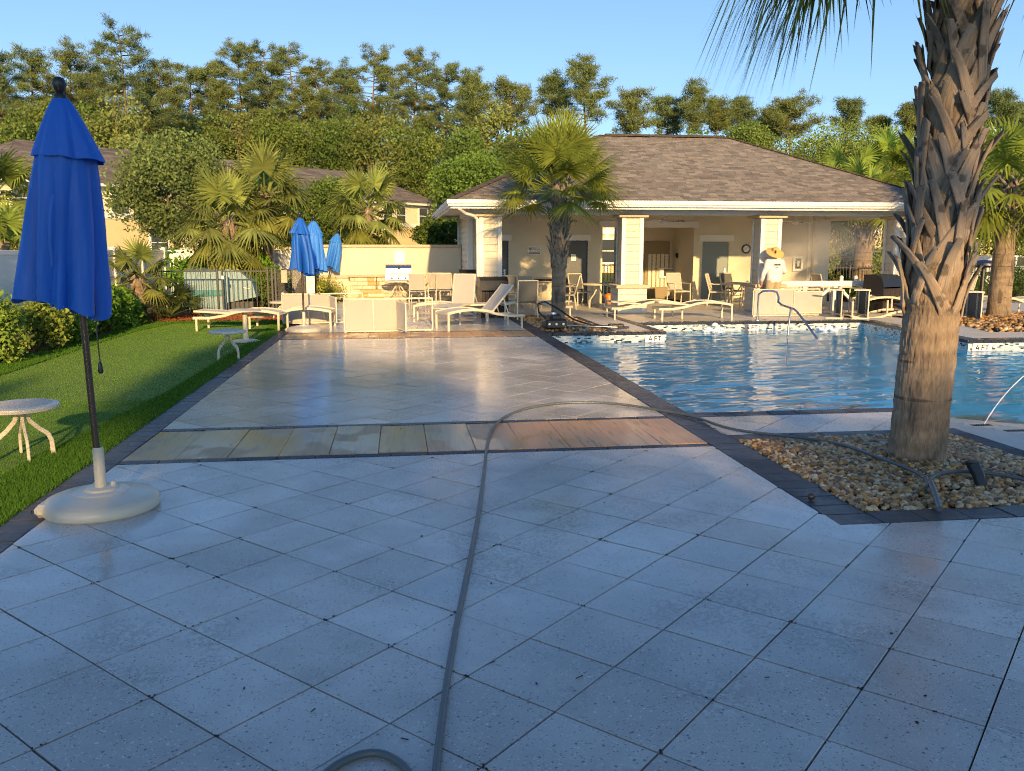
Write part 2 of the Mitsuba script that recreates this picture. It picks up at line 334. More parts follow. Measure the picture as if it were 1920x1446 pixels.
# concrete: walk round the far pool side, porch floor
wk = shapely.union_all([sg.box(4.55, 17.4, 5.3, 22.0), sg.box(3.0, 21.4, 5.3, 22.0), poly((5.55, 19.3), (11.2, 19.3), (10.72, 14.72), (20, 14.72), (20, 26), (5.55, 26)), sg.box(2.7, 22.0, 20, 26.6)]).difference(BED3)
wk = wk.difference(sg.box(5.3, 17.4, 5.551, 22.0))
struct('concrete_walk', MB().prism(wk, -0.03, 0.002), 'concrete_mat', 'tan concrete walk and porch floor at the far side of the pool')
# beach entry: a concrete ramp that runs under the water
xs, ys = np.linspace(5.28, 20, 60), np.linspace(2.0, 14.7, 52)
gx, gy = np.meshgrid(xs, ys); gz = 0.0 - np.clip(0.125 * (0.62 * (gx - 5.5) + 0.78 * (gy - 7.2)), 0, 0.27) - np.clip(0.5 * (0.62 * (gx - 5.5) + 0.78 * (gy - 7.2) - 2.16), 0, 1.1)
gz = np.where((gx < 7.0) & (gy < 5.0), -0.05, gz); k = np.arange(60 * 52).reshape(52, 60)
BF = np.stack([k[:-1, :-1], k[:-1, 1:], k[1:, 1:], k[1:, :-1]], -1).reshape(-1, 4); BV_ = np.stack([gx, gy, gz], -1).reshape(-1, 3)
sub = BV_[BF, 2].mean(1) < -0.255
struct('beach_entry', MB().add(BV_, BF[~sub]), 'concrete_mat', 'pale concrete ramp that slopes into the pool at the right')
def zbeach(x, y): return -max(0.0, min(1.25, 0.125 * (0.62 * (x - 5.5) + 0.78 * (y - 7.2))))
# pool basin
WZ = -0.215
m = MB().sheet(POOL, -1.27); m.add(BV_, BF[sub])
for r in range(51):
    a_, b_ = BV_[k[r, 0]], BV_[k[r + 1, 0]]
    if b_[1] > 7.4: m.add([a_, b_, [b_[0], b_[1], -1.27], [a_[0], a_[1], -1.27]], [[0, 1, 2, 3]])
pc = np.array(sg.polygon.orient(POOL).exterior.coords)
for a, b in zip(pc[:-1], pc[1:]):
    mid = (a + b) / 2
    if mid[1] < 8.3 and mid[0] > 5: continue
    m.add([[*a, -1.27], [*b, -1.27], [*b, -0.3], [*a, -0.3]], [[0, 1, 2, 3]])
struct('pool_basin', m, 'basin_mat', 'blue plaster basin of the swimming pool')
wall, edge = MB(), []
def poolside(a, b):
    """mosaic strip and dark coping tiles along one visible side of the pool (water on its right)"""
    a, b = np.array(a), np.array(b); t = unit(b - a); nrm = np.array([t[1], -t[0]]); L = np.linalg.norm(b - a)
    wall.add([[*a, -0.32], [*b, -0.32], [*b, -0.062], [*a, -0.062]], [[0, 1, 2, 3]])
    n = round(L / 0.152)
    R = np.array([[t[0], -t[1], 0], [t[1], t[0], 0], [0, 0, 1]])
    for k in range(n):
        c = a + t * (k + 0.5) * L / n - nrm * 0.13
        edge.append(MB().box((*c, -0.029), (L / n - 0.006, 0.30, 0.066), R, 0.008))
poolside((2.97, 17.12), (5.55, 17.12)); poolside((5.55, 19.3), (11.2, 19.3)); poolside((11.2, 19.3), (10.72, 14.72)); poolside((10.72, 14.72), (18, 14.72))
scene['pool_basin__mosaic'] = mikit.ply(wall.mesh(), 'mosaic_mat')
labels['pool_basin__mosaic'] = {'label': 'waterline band of white, grey and black mosaic', 'kind': 'stuff'}
for e in edge: put('pool_basin__coping_tile', e, 'coping_tile_mat')
m = MB().bb((2.93, 8.40, -0.35), (2.99, 17.12, -0.005)); m.bb((2.97, 8.39, -0.35), (5.4, 8.43, -0.004))
put('pool_basin__edge_wall', m, 'coping_tile_mat')
def depth_sign(c, z0, w, dark):
    m = MB().box((c[0], c[1], z0), (w, 0.012, 0.15), ch=0.004, col=(0.70, 0.70, 0.68))
    if dark: m.box((c[0] - 0.38 * w, c[1] - 0.004, z0), (0.24 * w, 0.012, 0.15), ch=0.003, col=(0.10, 0.11, 0.14))
    k = put('pool_basin__depth_marker', m, 'vc_mat', colored=True)
    t = meshkit.text_mesh('4 FT', 0.095, 0.004, bold=True); b = t.bounds
    t.apply_translation([-(b[0][0] + b[1][0]) / 2, -(b[0][1] + b[1][1]) / 2, 0]); t.apply_scale([min(1, 0.8 * w / (b[1][0] - b[0][0])), 1, 1])
    v = np.array(t.vertices); v = np.c_[v[:, 0], -v[:, 2], v[:, 1]] + [c[0], c[1] - 0.0075 - 0.004 * dark, z0]
    put(k + '__lettering', MB().add(v, t.faces), 'black_mat'); labels[k] = {'label': 'white marker reading 4 FT'}
depth_sign((5.30, 17.105), -0.14, 0.42, False); depth_sign((8.37, 19.285), -0.14, 0.36, True); depth_sign((11.0, 14.705), -0.14, 0.40, False)
# water: a sheet of real ripples
st = 0.042
xs, ys = np.arange(2.95, 20.0, st), np.arange(5.6, 19.32, st)
gx, gy = np.meshgrid(xs, ys)
def ripples(x, y):
    h = 0
    for amp, kx, ky, sd in ((0.006, 0.9, 1.6, 1), (0.007, 3.0, 5.6, 2), (0.0075, 5.6, 10.0, 3), (0.005, 8.5, 16.0, 4)):
        ca, sa = math.cos(0.5 * sd), math.sin(0.5 * sd)
        p = np.stack([(x * ca * 0.6 + y * sa * 0.3 + x * 0.4) * kx, (y - 0.25 * x * sa) * ky, np.full_like(x, 3.3 * sd)], -1)
        h = h + amp * (2 * meshkit.noise(p, sd) - 1)
    return h
gz = WZ + ripples(gx, gy); k = np.arange(gx.size).reshape(gx.shape)
F = np.stack([k[:-1, :-1], k[:-1, 1:], k[1:, 1:], k[1:, :-1]], -1).reshape(-1, 4)
cx, cy = gx[:-1, :-1].ravel() + st / 2, gy[:-1, :-1].ravel() + st / 2
zb = -0.125 * (0.62 * (cx - 5.5) + 0.78 * (cy - 7.2))
ok = shapely.contains_xy(POOL.buffer(0.03), cx, cy) & ~((cx > 5.28) & (zb > -0.15))
wm = trimesh.Trimesh(np.stack([gx, gy, gz], -1).reshape(-1, 3), np.vstack([F[ok][:, [0, 1, 2]], F[ok][:, [0, 2, 3]]]), process=False)
wm.remove_unreferenced_vertices()
struct('water', MB().tm(wm), 'water_mat', 'rippling blue water of the swimming pool', smooth=True)
# river stones
STONES = [trimesh.creation.icosphere(subdivisions=1, radius=1.0) for _ in range(8)]
for q, s in enumerate(STONES):
    s.vertices = s.vertices * (0.80 + 0.42 * meshkit.noise(s.vertices * 1.1 + 5 * q, q))[:, None]
LOW = [trimesh.creation.icosphere(subdivisions=0, radius=1.0) for _ in range(2)]
TONES = np.array([(0.46, 0.28, 0.10), (0.54, 0.39, 0.20), (0.36, 0.18, 0.05), (0.48, 0.25, 0.06), (0.60, 0.48, 0.30), (0.22, 0.12, 0.045), (0.38, 0.27, 0.15), (0.15, 0.09, 0.04)])
def stones(pg, n, size, base, mound, detail, layers=1.0):
    m = MB(); x0, y0, x1, y1 = pg.bounds; k = 0
    while k < n:
        x, y = NP.uniform(x0, x1), NP.uniform(y0, y1)
        if not pg.contains(sg.Point(x, y)): continue
        k += 1
        d = pg.exterior.distance(sg.Point(x, y)); r = size * NP.uniform(0.55, 1.25)
        z = base + mound * min(1, d / 0.5) * (0.6 + 0.8 * float(meshkit.noise(np.array([x * 3, y * 3, 0.0])))) + NP.uniform(-0.3, 0.55) * size
        s = (STONES[k % 8] if detail else LOW[k % 2]); R = trimesh.transformations.random_rotation_matrix(NP.random(3))[:3, :3]
        sc = np.array([NP.uniform(0.9, 1.35), NP.uniform(0.75, 1.0), NP.uniform(0.5, 0.8)]) * r
        A = rot('z', NP.uniform(0, 360)) @ rot('x', NP.normal(0, 22)) @ rot('y', NP.normal(0, 22))
        t = TONES[NP.integers(len(TONES))] * NP.uniform(0.75, 1.2); t = t * 0.80
        m.add(s.vertices @ R.T * sc @ A.T + [x, y, z], s.faces, np.clip(t, 0.02, 0.85))
    return m
struct('bed_soil', MB().sheet(BED1, -0.02).sheet(BED2, -0.02).sheet(BED3, -0.02), 'soil_mat', 'dark soil under the river stones')
tag(put('river_stones', stones(BED1, 8200, 0.0225, -0.005, 0.05, True), 'stone_mat', smooth=True, colored=True), 'tan and brown river stones in the bed round the big near palm', 'gravel', None, 'stuff')
tag(put('river_stones', stones(BED2, 1900, 0.042, -0.01, 0.05, False), 'stone_mat', smooth=True, colored=True), 'shaded river stones round the middle palm on the pool peninsula', 'gravel', None, 'stuff')
tag(put('river_stones', stones(BED3, 3400, 0.055, -0.01, 0.06, False), 'stone_mat', smooth=True, colored=True), 'sunlit golden river stones round the palm at the right edge', 'gravel', None, 'stuff')
# turf: a short putting green with a fringe of longer blades
struct('putting_green', MB().sheet(TURF, -0.004), 'green_mat', 'smooth pale green putting turf left of the deck')
GREEN = poly((-5.45, 3), (-3.05, 3), (-3.0, 7.2), (-2.78, 10.5), (-2.74, 17.5), (-2.95, 20.1), (-5.2, 20.5), (-5.5, 18.5), (-5.42, 12.2))
FR = TURF.difference(GREEN).buffer(0.014)
m = MB(); V, F, Cc = [], [], []
x0, y0, x1, y1 = FR.bounds
def blades(n, ylo, yhi, h, w, area):
    x, y = NP.uniform(x0, x1, n), NP.uniform(ylo, yhi, n); ok = shapely.contains_xy(area, x, y); x, y = x[ok], y[ok]; k = len(x)
    a, hh = NP.uniform(0, 2 * np.pi, k), h * NP.uniform(0.6, 1.2, k); l = hh * NP.uniform(0.15, 0.75, k); b = NP.uniform(0, 2 * np.pi, k)
    dx, dy = np.cos(a) * w / 2, np.sin(a) * w / 2
    p = np.stack([np.stack([x - dx, y - dy, x * 0 - 0.004], 1), np.stack([x + dx, y + dy, x * 0 - 0.004], 1), np.stack([x + np.cos(b) * l, y + np.sin(b) * l, hh], 1)], 1)
    g = NP.uniform(0, 1, k)[:, None]; c = (np.array([0.05, 0.13, 0.014]) * (1 - g) + np.array([0.12, 0.25, 0.04]) * g)
    return p.reshape(-1, 3), np.repeat(c, 3, 0)
for n, a, b, h, w in ((230000, 4.2, 9, 0.034, 0.006), (120000, 9, 14, 0.036, 0.009), (60000, 14, 20.9, 0.038, 0.014)):
    p, c = blades(n, a, b, h, w, FR); m.add(p, np.arange(len(p)).reshape(-1, 3), c)
for n, a, b, h, w in ((150000, 4.2, 10, 0.010, 0.005), (60000, 10, 20.5, 0.011, 0.010)):
    p, c = blades(n, a, b, h, w, GREEN); m.add(p, np.arange(len(p)).reshape(-1, 3), c * 1.1 + [0.016, 0.018, 0.002])
tag(put('turf_grass', m, 'leaf_mat', colored=True), 'dark green fringe of longer turf blades around the putting green', 'grass', None, 'stuff')
struct('mulch_bed', MB().sheet(poly((-6.95, 2), (-5.97, 2), (-6.02, 14), (-5.97, 20.92), (-2.62, 20.92), (-2.9, 26), (-6.95, 26)), -0.008), 'soil_mat', 'soil of the planting strip along the white fence')
m = MB()
for _ in range(5200):
    x, y = NP.uniform(-6.9, -2.8), NP.uniform(20.95, 23.4)
    if NP.random() < 0.35: x, y = NP.uniform(-6.9, -6.0), NP.uniform(6, 21)
    g = NP.random(); m.box((x, y, NP.uniform(0, 0.05)), (NP.uniform(0.04, 0.11), NP.uniform(0.012, 0.03), 0.008), rot('z', NP.uniform(0, 180)) @ rot('y', NP.normal(0, 25)), 0, (0.20 + 0.08 * g, 0.075 + 0.02 * g, 0.035))
tag(put('wood_mulch', m, 'bark_mat', colored=True), 'reddish brown wood mulch in front of the black fence and under the shrubs', 'mulch', None, 'stuff')
# ================================================================ the pool house
def roof_slope(m, a, b, rb, ra, course, tab, thick=0.016, tone=(0.172, 0.154, 0.137)):
    """shingles laid in courses from the eave a-b up to the ridge ra-rb"""
    a, b, ra, rb = map(lambda q: np.array(q, float), (a, b, ra, rb))
    up = (ra + rb) / 2 - (a + b) / 2; t = unit(b - a); nrm = unit(np.cross(t, up)); sl = unit(np.cross(nrm, t)); S = abs((ra - a) @ sl) if np.linalg.norm(ra - a) > 0 else 1
    n = int(math.ceil(S / course)); V, F, C = [], [], []
    for r in range(n):
        f0, f1 = r / n, min(1.0, (r + 1.25) / n)
        l0, r0, l1, r1 = a + (ra - a) * f0, b + (rb - b) * f0, a + (ra - a) * f1, b + (rb - b) * f1
        L = (r0 - l0) @ t
        if L < 0.02: continue
        s = (RNG.random() - 1) * tab
        while s < L:
            e0, e1 = max(0, s + 0.006), min(L, s + tab); s += tab
            if e1 - e0 < 0.01: continue
            p0, p1 = l0 + t * e0, l0 + t * e1; w = sl * ((l1 - l0) @ sl)
            q0, q1 = p0 + w, p1 + w
            lo, hi = (l1 - l0) @ t, L + (r1 - r0) @ t
            q0 = q0 + t * max(0, lo - (q0 - l0) @ t); q1 = q1 - t * max(0, (q1 - l0) @ t - hi)
            if (q1 - q0) @ t < 0: q0 = q1 = (q0 + q1) / 2
            k = len(V); h = nrm * (thick * RNG.uniform(0.8, 1.25)); V += [p0 + h, p1 + h, q1 + nrm * 0.002, q0 + nrm * 0.002, p0, p1]
            F += [[k, k + 1, k + 2], [k, k + 2, k + 3], [k + 4, k + 5, k + 1], [k + 4, k + 1, k]]
            g = RNG.choice((0.72, 0.85, 0.95, 1.0, 1.05, 1.18, 1.3)) * RNG.uniform(0.92, 1.08); w_ = RNG.uniform(-0.008, 0.012)
            C += [np.array(tone) * g + np.array([w_, 0.4 * w_, 0])] * 6
    m.v.append(np.array(V)); m.f.append(np.array(F) + m.n); m.c.append(np.clip(np.array(C), 0.02, 1)); m.n += len(V)
ph = thing('pool_house', 'single storey cream pool house with hipped brown shingle roof and open porch on square columns', 'pool house')
X0, X1, Y0, Y1, ZE, ZR, XR0, XR1, YR = 1.33, 15.04, 21.6, 31.4, 2.93, 5.17, 6.23, 10.5, 26.5
m = MB()
roof_slope(m, (X0, Y0, ZE), (X1, Y0, ZE), (XR1, YR, ZR), (XR0, YR, ZR), 0.118, 0.24)
roof_slope(m, (X1, Y0, ZE), (X1, Y1, ZE), (XR1, YR, ZR), (XR1, YR, ZR), 0.13, 0.26)
roof_slope(m, (X0, Y1, ZE), (X0, Y0, ZE), (XR0, YR, ZR), (XR0, YR, ZR), 0.13, 0.26)
roof_slope(m, (X1, Y1, ZE), (X0, Y1, ZE), (XR0, YR, ZR), (XR1, YR, ZR), 0.4, 1.0)
for a, b in (((X0, Y0, ZE), (XR0, YR, ZR)), ((X1, Y0, ZE), (XR1, YR, ZR)), ((XR0, YR, ZR), (XR1, YR, ZR))):
    a, b = np.array(a), np.array(b); n = int(np.linalg.norm(b - a) / 0.2)
    for k in range(n):
        p, q = a + (b - a) * k / n, a + (b - a) * (k + 1.15) / n
        m.beam(p + [0, 0, 0.022], q + [0, 0, 0.012], 0.24, 0.016, col=np.array((0.085, 0.062, 0.052)) * RNG.uniform(0.85, 1.3))
rk = f'{ph}__roof'
base = MB().add([[X0, Y0, ZE - 0.01], [X1, Y0, ZE - 0.01], [X1, Y1, ZE - 0.01], [X0, Y1, ZE - 0.01], [XR0, YR, ZR - 0.01], [XR1, YR, ZR - 0.01]], [[0, 1, 5], [0, 5, 4], [1, 2, 5], [2, 3, 4], [2, 4, 5], [3, 0, 4]])
put(rk, base, 'brown_mat'); labels[put(rk + '__shingle_field', m, 'vc_mat', colored=True)] = {'label': 'courses of brown asphalt shingles', 'kind': 'stuff'}
put(rk + '__ridge_vent', MB().bb((XR0 + 0.2, YR - 0.12, ZR + 0.02), (XR1 - 0.3, YR + 0.12, ZR + 0.07), 0.02), 'fence_mat')
# gutter with a stepped profile, fascia and soffit
m = MB()
for a, b in (((X0 - 0.10, Y0 - 0.13), (X1 + 0.10, Y0)), ((X0 - 0.10, Y0), (X0, Y1)), ((X1, Y0), (X1 + 0.10, Y1))):
    m.bb((*a, ZE - 0.105), (*b, ZE + 0.005), 0.012)
    m.bb((a[0] + 0.03, a[1] + 0.03, ZE - 0.155), (b[0], b[1], ZE - 0.107), 0.01)
put(f'{ph}__gutter', m, 'white_mat')
m = MB().bb((X0 + 0.002, Y0 + 0.002, ZE - 0.21), (X1 - 0.002, Y0 + 0.03, ZE - 0.02)); m.bb((X0 + 0.002, Y0 + 0.032, ZE - 0.21), (X0 + 0.03, Y1, ZE - 0.02)); m.bb((X1 - 0.03, Y0 + 0.032, ZE - 0.21), (X1 - 0.002, Y1, ZE - 0.02))
put(f'{ph}__fascia', m, 'white_mat')
put(f'{ph}__soffit', MB().bb((X0 + 0.03, Y0 + 0.03, ZE - 0.085), (X1 - 0.03, Y1 - 0.03, ZE - 0.06)), 'soffit_mat')
for x in np.arange(2.3, 15, 1.28): put(f'{ph}__rafter_tail', MB().bb((x - 0.12, Y0 + 0.04, ZE - 0.20), (x + 0.12, 22.2, ZE - 0.087), 0.01), 'soffit_mat')
m = MB().bb((1.95, 22.22, 2.62), (14.4, 22.78, 2.842), 0.006)
put(f'{ph}__beam', m, 'soffit_mat'); put(f'{ph}__beam', MB().bb((1.9, 22.785, 2.62), (2.35, 26.4, 2.842), 0.006), 'soffit_mat'); put(f'{ph}__beam', MB().bb((13.75, 22.785, 2.62), (14.3, 26.4, 2.842), 0.006), 'soffit_mat')
for cx in (2.4, 6.2, 10.07, 14.0):
    ck = numbered(f'{ph}__column'); cy = 22.5; tw_ = 0.275
    scene[ck] = mikit.ply(MB().bb((cx - 0.23, cy - 0.23, 0), (cx + 0.23, cy + 0.23, 2.6)).mesh(), 'siding_mat')
    for k in range(4): put(ck + '__siding_board', MB().box((cx, cy, 0.09 + 0.168 * k), (0.80, 0.80, 0.162), ch=0.008), 'siding_mat')
    put(ck + '__ledge', MB().bb((cx - 0.46, cy - 0.46, 0.675), (cx + 0.46, cy + 0.46, 0.765), 0.012), 'cap_mat')
    for k in range(10): put(ck + '__siding_board', MB().box((cx, cy, 0.855 + 0.177 * k), (0.535, 0.535, 0.171), ch=0.008), 'siding_mat')
    for sx in (-1, 1):
        for sy in (-1, 1):
            a = MB().box((cx + sx * 0.24, cy + sy * 0.287, 1.652), (0.105, 0.022, 1.772), ch=0.004); a.box((cx + sx * 0.287, cy + sy * 0.2465, 1.652), (0.022, 0.103, 1.772), ch=0.004)
            put(ck + '__corner_trim', a, 'white_mat')
    put(ck + '__capital', MB().bb((cx - 0.40, cy - 0.40, 2.54), (cx + 0.40, cy + 0.40, 2.618), 0.012), 'cap_mat')
# walls with their openings
fr = sg.box(2.2, 0, 13.9, 2.84).difference(shapely.union_all([sg.box(2.55, -1, 3.42, 1.97), sg.box(5.0, -1, 5.95, 1.98), sg.box(6.42, -1, 9.42, 2.39), sg.box(9.7, -1, 10.62, 1.96)]))
def xz_wall(m, pg, y0, y1):
    t = MB().prism(pg, 0, 1); v, f = t.mesh(); m.add(np.c_[v[:, 0], y0 + (y1 - y0) * (1 - v[:, 2]), v[:, 1]], f)
    return m
put(f'{ph}__wall', xz_wall(MB(), fr, 26.5, 26.68), 'stucco_mat')
m = MB().bb((2.2, 26.68, 0), (2.38, 31, 2.84)); m.bb((13.72, 26.68, 0), (13.9, 31, 2.84)); m.bb((2.38, 30.82, 0), (6.4, 31, 2.84)); m.bb((7.95, 30.82, 0), (13.72, 31, 2.84))
m.bb((6.24, 26.68, 0), (6.42, 30.8, 2.84)); m.bb((9.42, 26.68, 0), (9.6, 30.8, 2.84)); m.bb((7.95, 28.6, 0), (9.42, 28.75, 2.84)); m.bb((7.95, 28.75, 0), (8.1, 30.8, 2.84))
put(f'{ph}__wall', m, 'stucco_mat')
put(f'{ph}__wall__corner_board', MB().bb((2.13, 26.43, 0), (2.30, 26.56, 2.83), 0.006), 'white_mat'); put(f'{ph}__wall__corner_board', MB().bb((2.13, 30.6, 0), (2.197, 31.0, 2.83), 0.006), 'white_mat')
put(f'{ph}__wall__corner_board', MB().bb((13.28, 26.44, 0), (13.40, 26.498, 2.83), 0.006), 'white_mat')
m = MB()
for k in range(15): m.bb((2.165, 26.57, 0.02 + k * 0.186), (2.198, 30.59, 0.195 + k * 0.186), 0.005)
labels[put(f'{ph}__wall__siding_field', m, 'siding_mat')] = {'label': 'lap siding on the left end wall', 'kind': 'stuff'}
put(f'{ph}__wall__pilaster', MB().bb((13.42, 26.30, 0), (13.95, 26.497, 2.83), 0.006), 'siding_mat')
for x0, x1, z, w in ((2.45, 3.52, 1.97, 0.18), (4.92, 6.03, 1.98, 0.18), (9.60, 10.74, 1.96, 0.20)):
    put(f'{ph}__door_header', MB().bb((x0, 26.455, z), (x1, 26.499, z + w), 0.006), 'white_mat')
put(f'{ph}__breezeway_header', MB().bb((6.30, 26.45, 2.39), (9.55, 26.499, 2.585), 0.006), 'white_mat')
for x0, x1, z, mt, lab in ((2.57, 3.40, 1.955, 'dark_door_mat', 'dark grey door behind the first column'), (5.02, 5.93, 1.965, 'dark_door_mat', 'grey restroom door beside the palm trunk'), (9.72, 10.60, 1.945, 'door_mat', 'pale grey door between the breezeway and the round clock')):
    d = put(f'{ph}__door', MB().bb((x0, 26.545, 0.012), (x1, 26.59, z), 0.004), mt); labels[d] = {'label': lab}
    put(d + '__frame', MB().bb((x0 - 0.045, 26.515, 0), (x0 - 0.003, 26.60, z + 0.02)).bb((x1 + 0.003, 26.515, 0), (x1 + 0.045, 26.60, z + 0.02)).bb((x0 - 0.003, 26.515, z + 0.003), (x1 + 0.003, 26.60, z + 0.03)), 'siding_mat' if mt == 'door_mat' else mt)
    h = x1 - 0.10 if x0 != 5.02 else x0 + 0.10
    put(d + '__handle', MB().bb((h - 0.03, 26.53, 0.86), (h + 0.03, 26.544, 1.10), 0.004).tube([(h, 26.53, 0.96), (h, 26.49, 0.96), (h - 0.1, 26.49, 0.96)], 0.011, 6), 'steel_mat')
put(f'{ph}__door_001__sign_plate', MB().bb((5.42, 26.53, 1.34), (5.58, 26.543, 1.56), 0.003), 'white_mat')
lk = put(f'{ph}__slatted_gate', MB().bb((8.40, 28.50, 0.02), (9.28, 28.53, 1.98)), 'locker_mat')
labels[lk] = {'label': 'brown slatted door panel in the breezeway'}
for k in range(5): put(lk + '__slat', MB().bb((8.52 + 0.15 * k, 28.47, 0.42), (8.63 + 0.15 * k, 28.498, 1.55), 0.004), 'siding_mat')
m = MB()
for k, x in enumerate(np.linspace(6.5, 7.9, 12)): m.bb((x - 0.011, 30.2, 0.08), (x + 0.011, 30.222, 1.12))
m.bb((6.44, 30.19, 1.12), (7.94, 30.23, 1.16)).bb((6.44, 30.19, 0.40), (7.94, 30.23, 0.435)).bb((6.44, 30.19, 0.05), (7.94, 30.23, 0.085))
gk = thing('breezeway_gate', 'dark picket gate closing the far end of the pool house breezeway', 'gate')
for k, x in enumerate(np.linspace(6.5, 7.9, 12)): put(f'{gk}__picket', MB().bb((x - 0.011, 30.2, 0.09), (x + 0.011, 30.222, 1.115)), 'fence_mat')
put(f'{gk}__rail', MB().bb((6.44, 30.188, 1.12), (7.94, 30.234, 1.16)), 'fence_mat'); put(f'{gk}__rail', MB().bb((6.44, 30.188, 0.05), (7.94, 30.234, 0.085)), 'fence_mat'); put(f'{gk}__rail', MB().bb((6.44, 30.188, 0.40), (7.94, 30.234, 0.435)), 'fence_mat')
# downspout
m = MB().tube([(1.55, 21.62, 2.80), (1.55, 21.66, 2.72), (1.72, 21.95, 2.62), (1.98, 22.16, 2.56), (2.06, 22.20, 2.46), (2.07, 22.21, 0.2), (2.07, 22.05, 0.08)], 0.045, 8)
put(f'{ph}__downspout', m, 'white_mat')
# things on the porch walls and ceiling
k = thing('pool_rules_sign', 'white NO sign in black print on the back wall left of the palm trunk', 'sign')
put(f'{k}__plate', MB().bb((4.03, 26.475, 1.53), (4.45, 26.497, 1.80), 0.004), 'white_mat')
def lettering(key, txt, h, x, y, z, w=None, bold=True, mt='black_mat'):
    t = meshkit.text_mesh(txt, h, 0.004, bold=bold); b = t.bounds
    if w: t.apply_scale([w / (b[1][0] - b[0][0]), 1, 1])
    v = np.array(t.vertices); put(key, MB().add(np.c_[v[:, 0] + x, y - v[:, 2], v[:, 1] + z], t.faces), mt)
lettering(f'{k}__lettering', 'NO', 0.095, 4.05, 26.474, 1.675, 0.15)
m = MB()
for q in range(4): m.bb((4.23, 26.471, 1.765 - 0.026 * q), (4.43 - 0.02 * (q % 2), 26.474, 1.755 - 0.026 * q))
for q in range(2): m.bb((4.06, 26.471, 1.63 - 0.045 * q), (4.42, 26.474, 1.605 - 0.045 * q))
put(f'{k}__small_print', m, 'black_mat')
k = thing('wall_clock', 'round wall clock with grey rim and white face right of the pale door', 'clock')
RY = rot('x', 90)
put(f'{k}__rim', MB().lathe([(0.105, 0.0), (0.105, 0.03), (0.125, 0.045), (0.15, 0.03), (0.152, 0.0)], 24, (11.18, 26.497, 1.72), RY), 'fence_mat', smooth=40)
put(f'{k}__face', MB().lathe([(0.0, 0.024), (0.106, 0.022), (0.107, 0.0)], 24, (11.18, 26.497, 1.72), RY), 'white_mat')
put(f'{k}__hand', MB().beam((11.18, 26.469, 1.72), (11.22, 26.469, 1.78), 0.012, 0.004), 'black_mat'); put(f'{k}__hand', MB().beam((11.18, 26.467, 1.72), (11.12, 26.467, 1.70), 0.012, 0.004), 'black_mat')
k = thing('wall_box', 'framed glass fronted emergency box on the misty porch wall', 'wall box')
put(f'{k}__frame', MB().bb((12.78, 26.42, 1.00), (13.12, 26.44, 1.08)).bb((12.78, 26.42, 1.42), (13.12, 26.44, 1.50)).bb((12.78, 26.42, 1.08), (12.85, 26.44, 1.42)).bb((13.05, 26.42, 1.08), (13.12, 26.44, 1.42)).bb((12.79, 26.441, 1.01), (13.11, 26.497, 1.49)), 'white_mat')
put(f'{k}__pane', MB().bb((12.85, 26.428, 1.08), (13.05, 26.432, 1.42)), 'pane_mat')
put(f'{k}__handset', MB().bb((12.91, 26.40, 1.15), (12.99, 26.427, 1.34), 0.01), 'white_mat')
for cx, cy, a0 in ((4.6, 24.6, 20), (7.75, 24.5, 5), (11.9, 24.6, 50)):
    k = thing('ceiling_fan', {4.6: 'ceiling fan over the porch behind the middle palm', 7.75: 'ceiling fan over the porch between the second and third columns', 11.9: 'ceiling fan over the porch beside the last column'}[cx], 'ceiling fan')
    put(f'{k}__motor', MB().lathe([(0.0, 2.43), (0.06, 2.44), (0.10, 2.49), (0.10, 2.55), (0.03, 2.60), (0.02, 2.84)], 14, (cx, cy, 0)), 'white_mat', smooth=40)
    for q in range(5):
        R = rot('z', a0 + 72 * q) @ rot('x', 12)
        put(f'{k}__blade', MB().box(np.array([cx, cy, 2.53]) + R @ [0.39, 0, 0], (0.56, 0.13, 0.012), R, 0.004), 'soffit_mat' if q > 1 else 'brown_mat')
k = thing('recessed_light', 'small recessed light in the porch soffit', 'light', 'recessed lights in the porch soffit')
put(f'{k}__trim', MB().lathe([(0.07, 2.835), (0.09, 2.83), (0.09, 2.845)], 14, (12.2, 22.0, 0)), 'white_mat')
k = thing('wall_switch_box', 'small black box on the breezeway wall beside the slatted panel', 'wall box')
put(f'{k}__case', MB().bb((9.36, 28.0, 1.42), (9.415, 28.12, 1.58), 0.01), 'black_mat')
k = thing('notice_board', 'white notice frame with dark print inside the breezeway', 'sign')
put(f'{k}__frame', MB().bb((8.9, 28.40, 0.72), (9.40, 28.43, 1.08), 0.005), 'white_mat'); put(f'{k}__sheet', MB().bb((9.06, 28.385, 0.80), (9.37, 28.398, 1.03)), 'black_mat')
# ================================================================ railing between the last two columns
k = thing('porch_railing', 'white timber railing with crossed braces between the last two porch columns', 'railing')
put(f'{k}__top_rail', MB().bb((10.48, 22.40, 0.68), (13.58, 22.62, 0.83), 0.01), 'white_mat')
for x in (11.25, 12.15, 13.0): put(f'{k}__post', MB().bb((x - 0.06, 22.44, 0.0), (x + 0.06, 22.58, 0.679), 0.008), 'white_mat')
for a, b in ((12.02, 11.34), (12.28, 12.92), (11.16, 10.62), (13.1, 13.5)): put(f'{k}__brace', MB().beam((a, 22.51, 0.64), (b, 22.51, 0.06), 0.09, 0.075, 0.006), 'white_mat')
for x in (12.35, 12.78): put(f'{k}__finial', MB().lathe([(0.05, 0.83), (0.05, 0.90), (0.06, 0.93), (0.03, 0.97), (0, 0.98)], 10, (x, 22.52, 0)), 'white_mat', smooth=40)
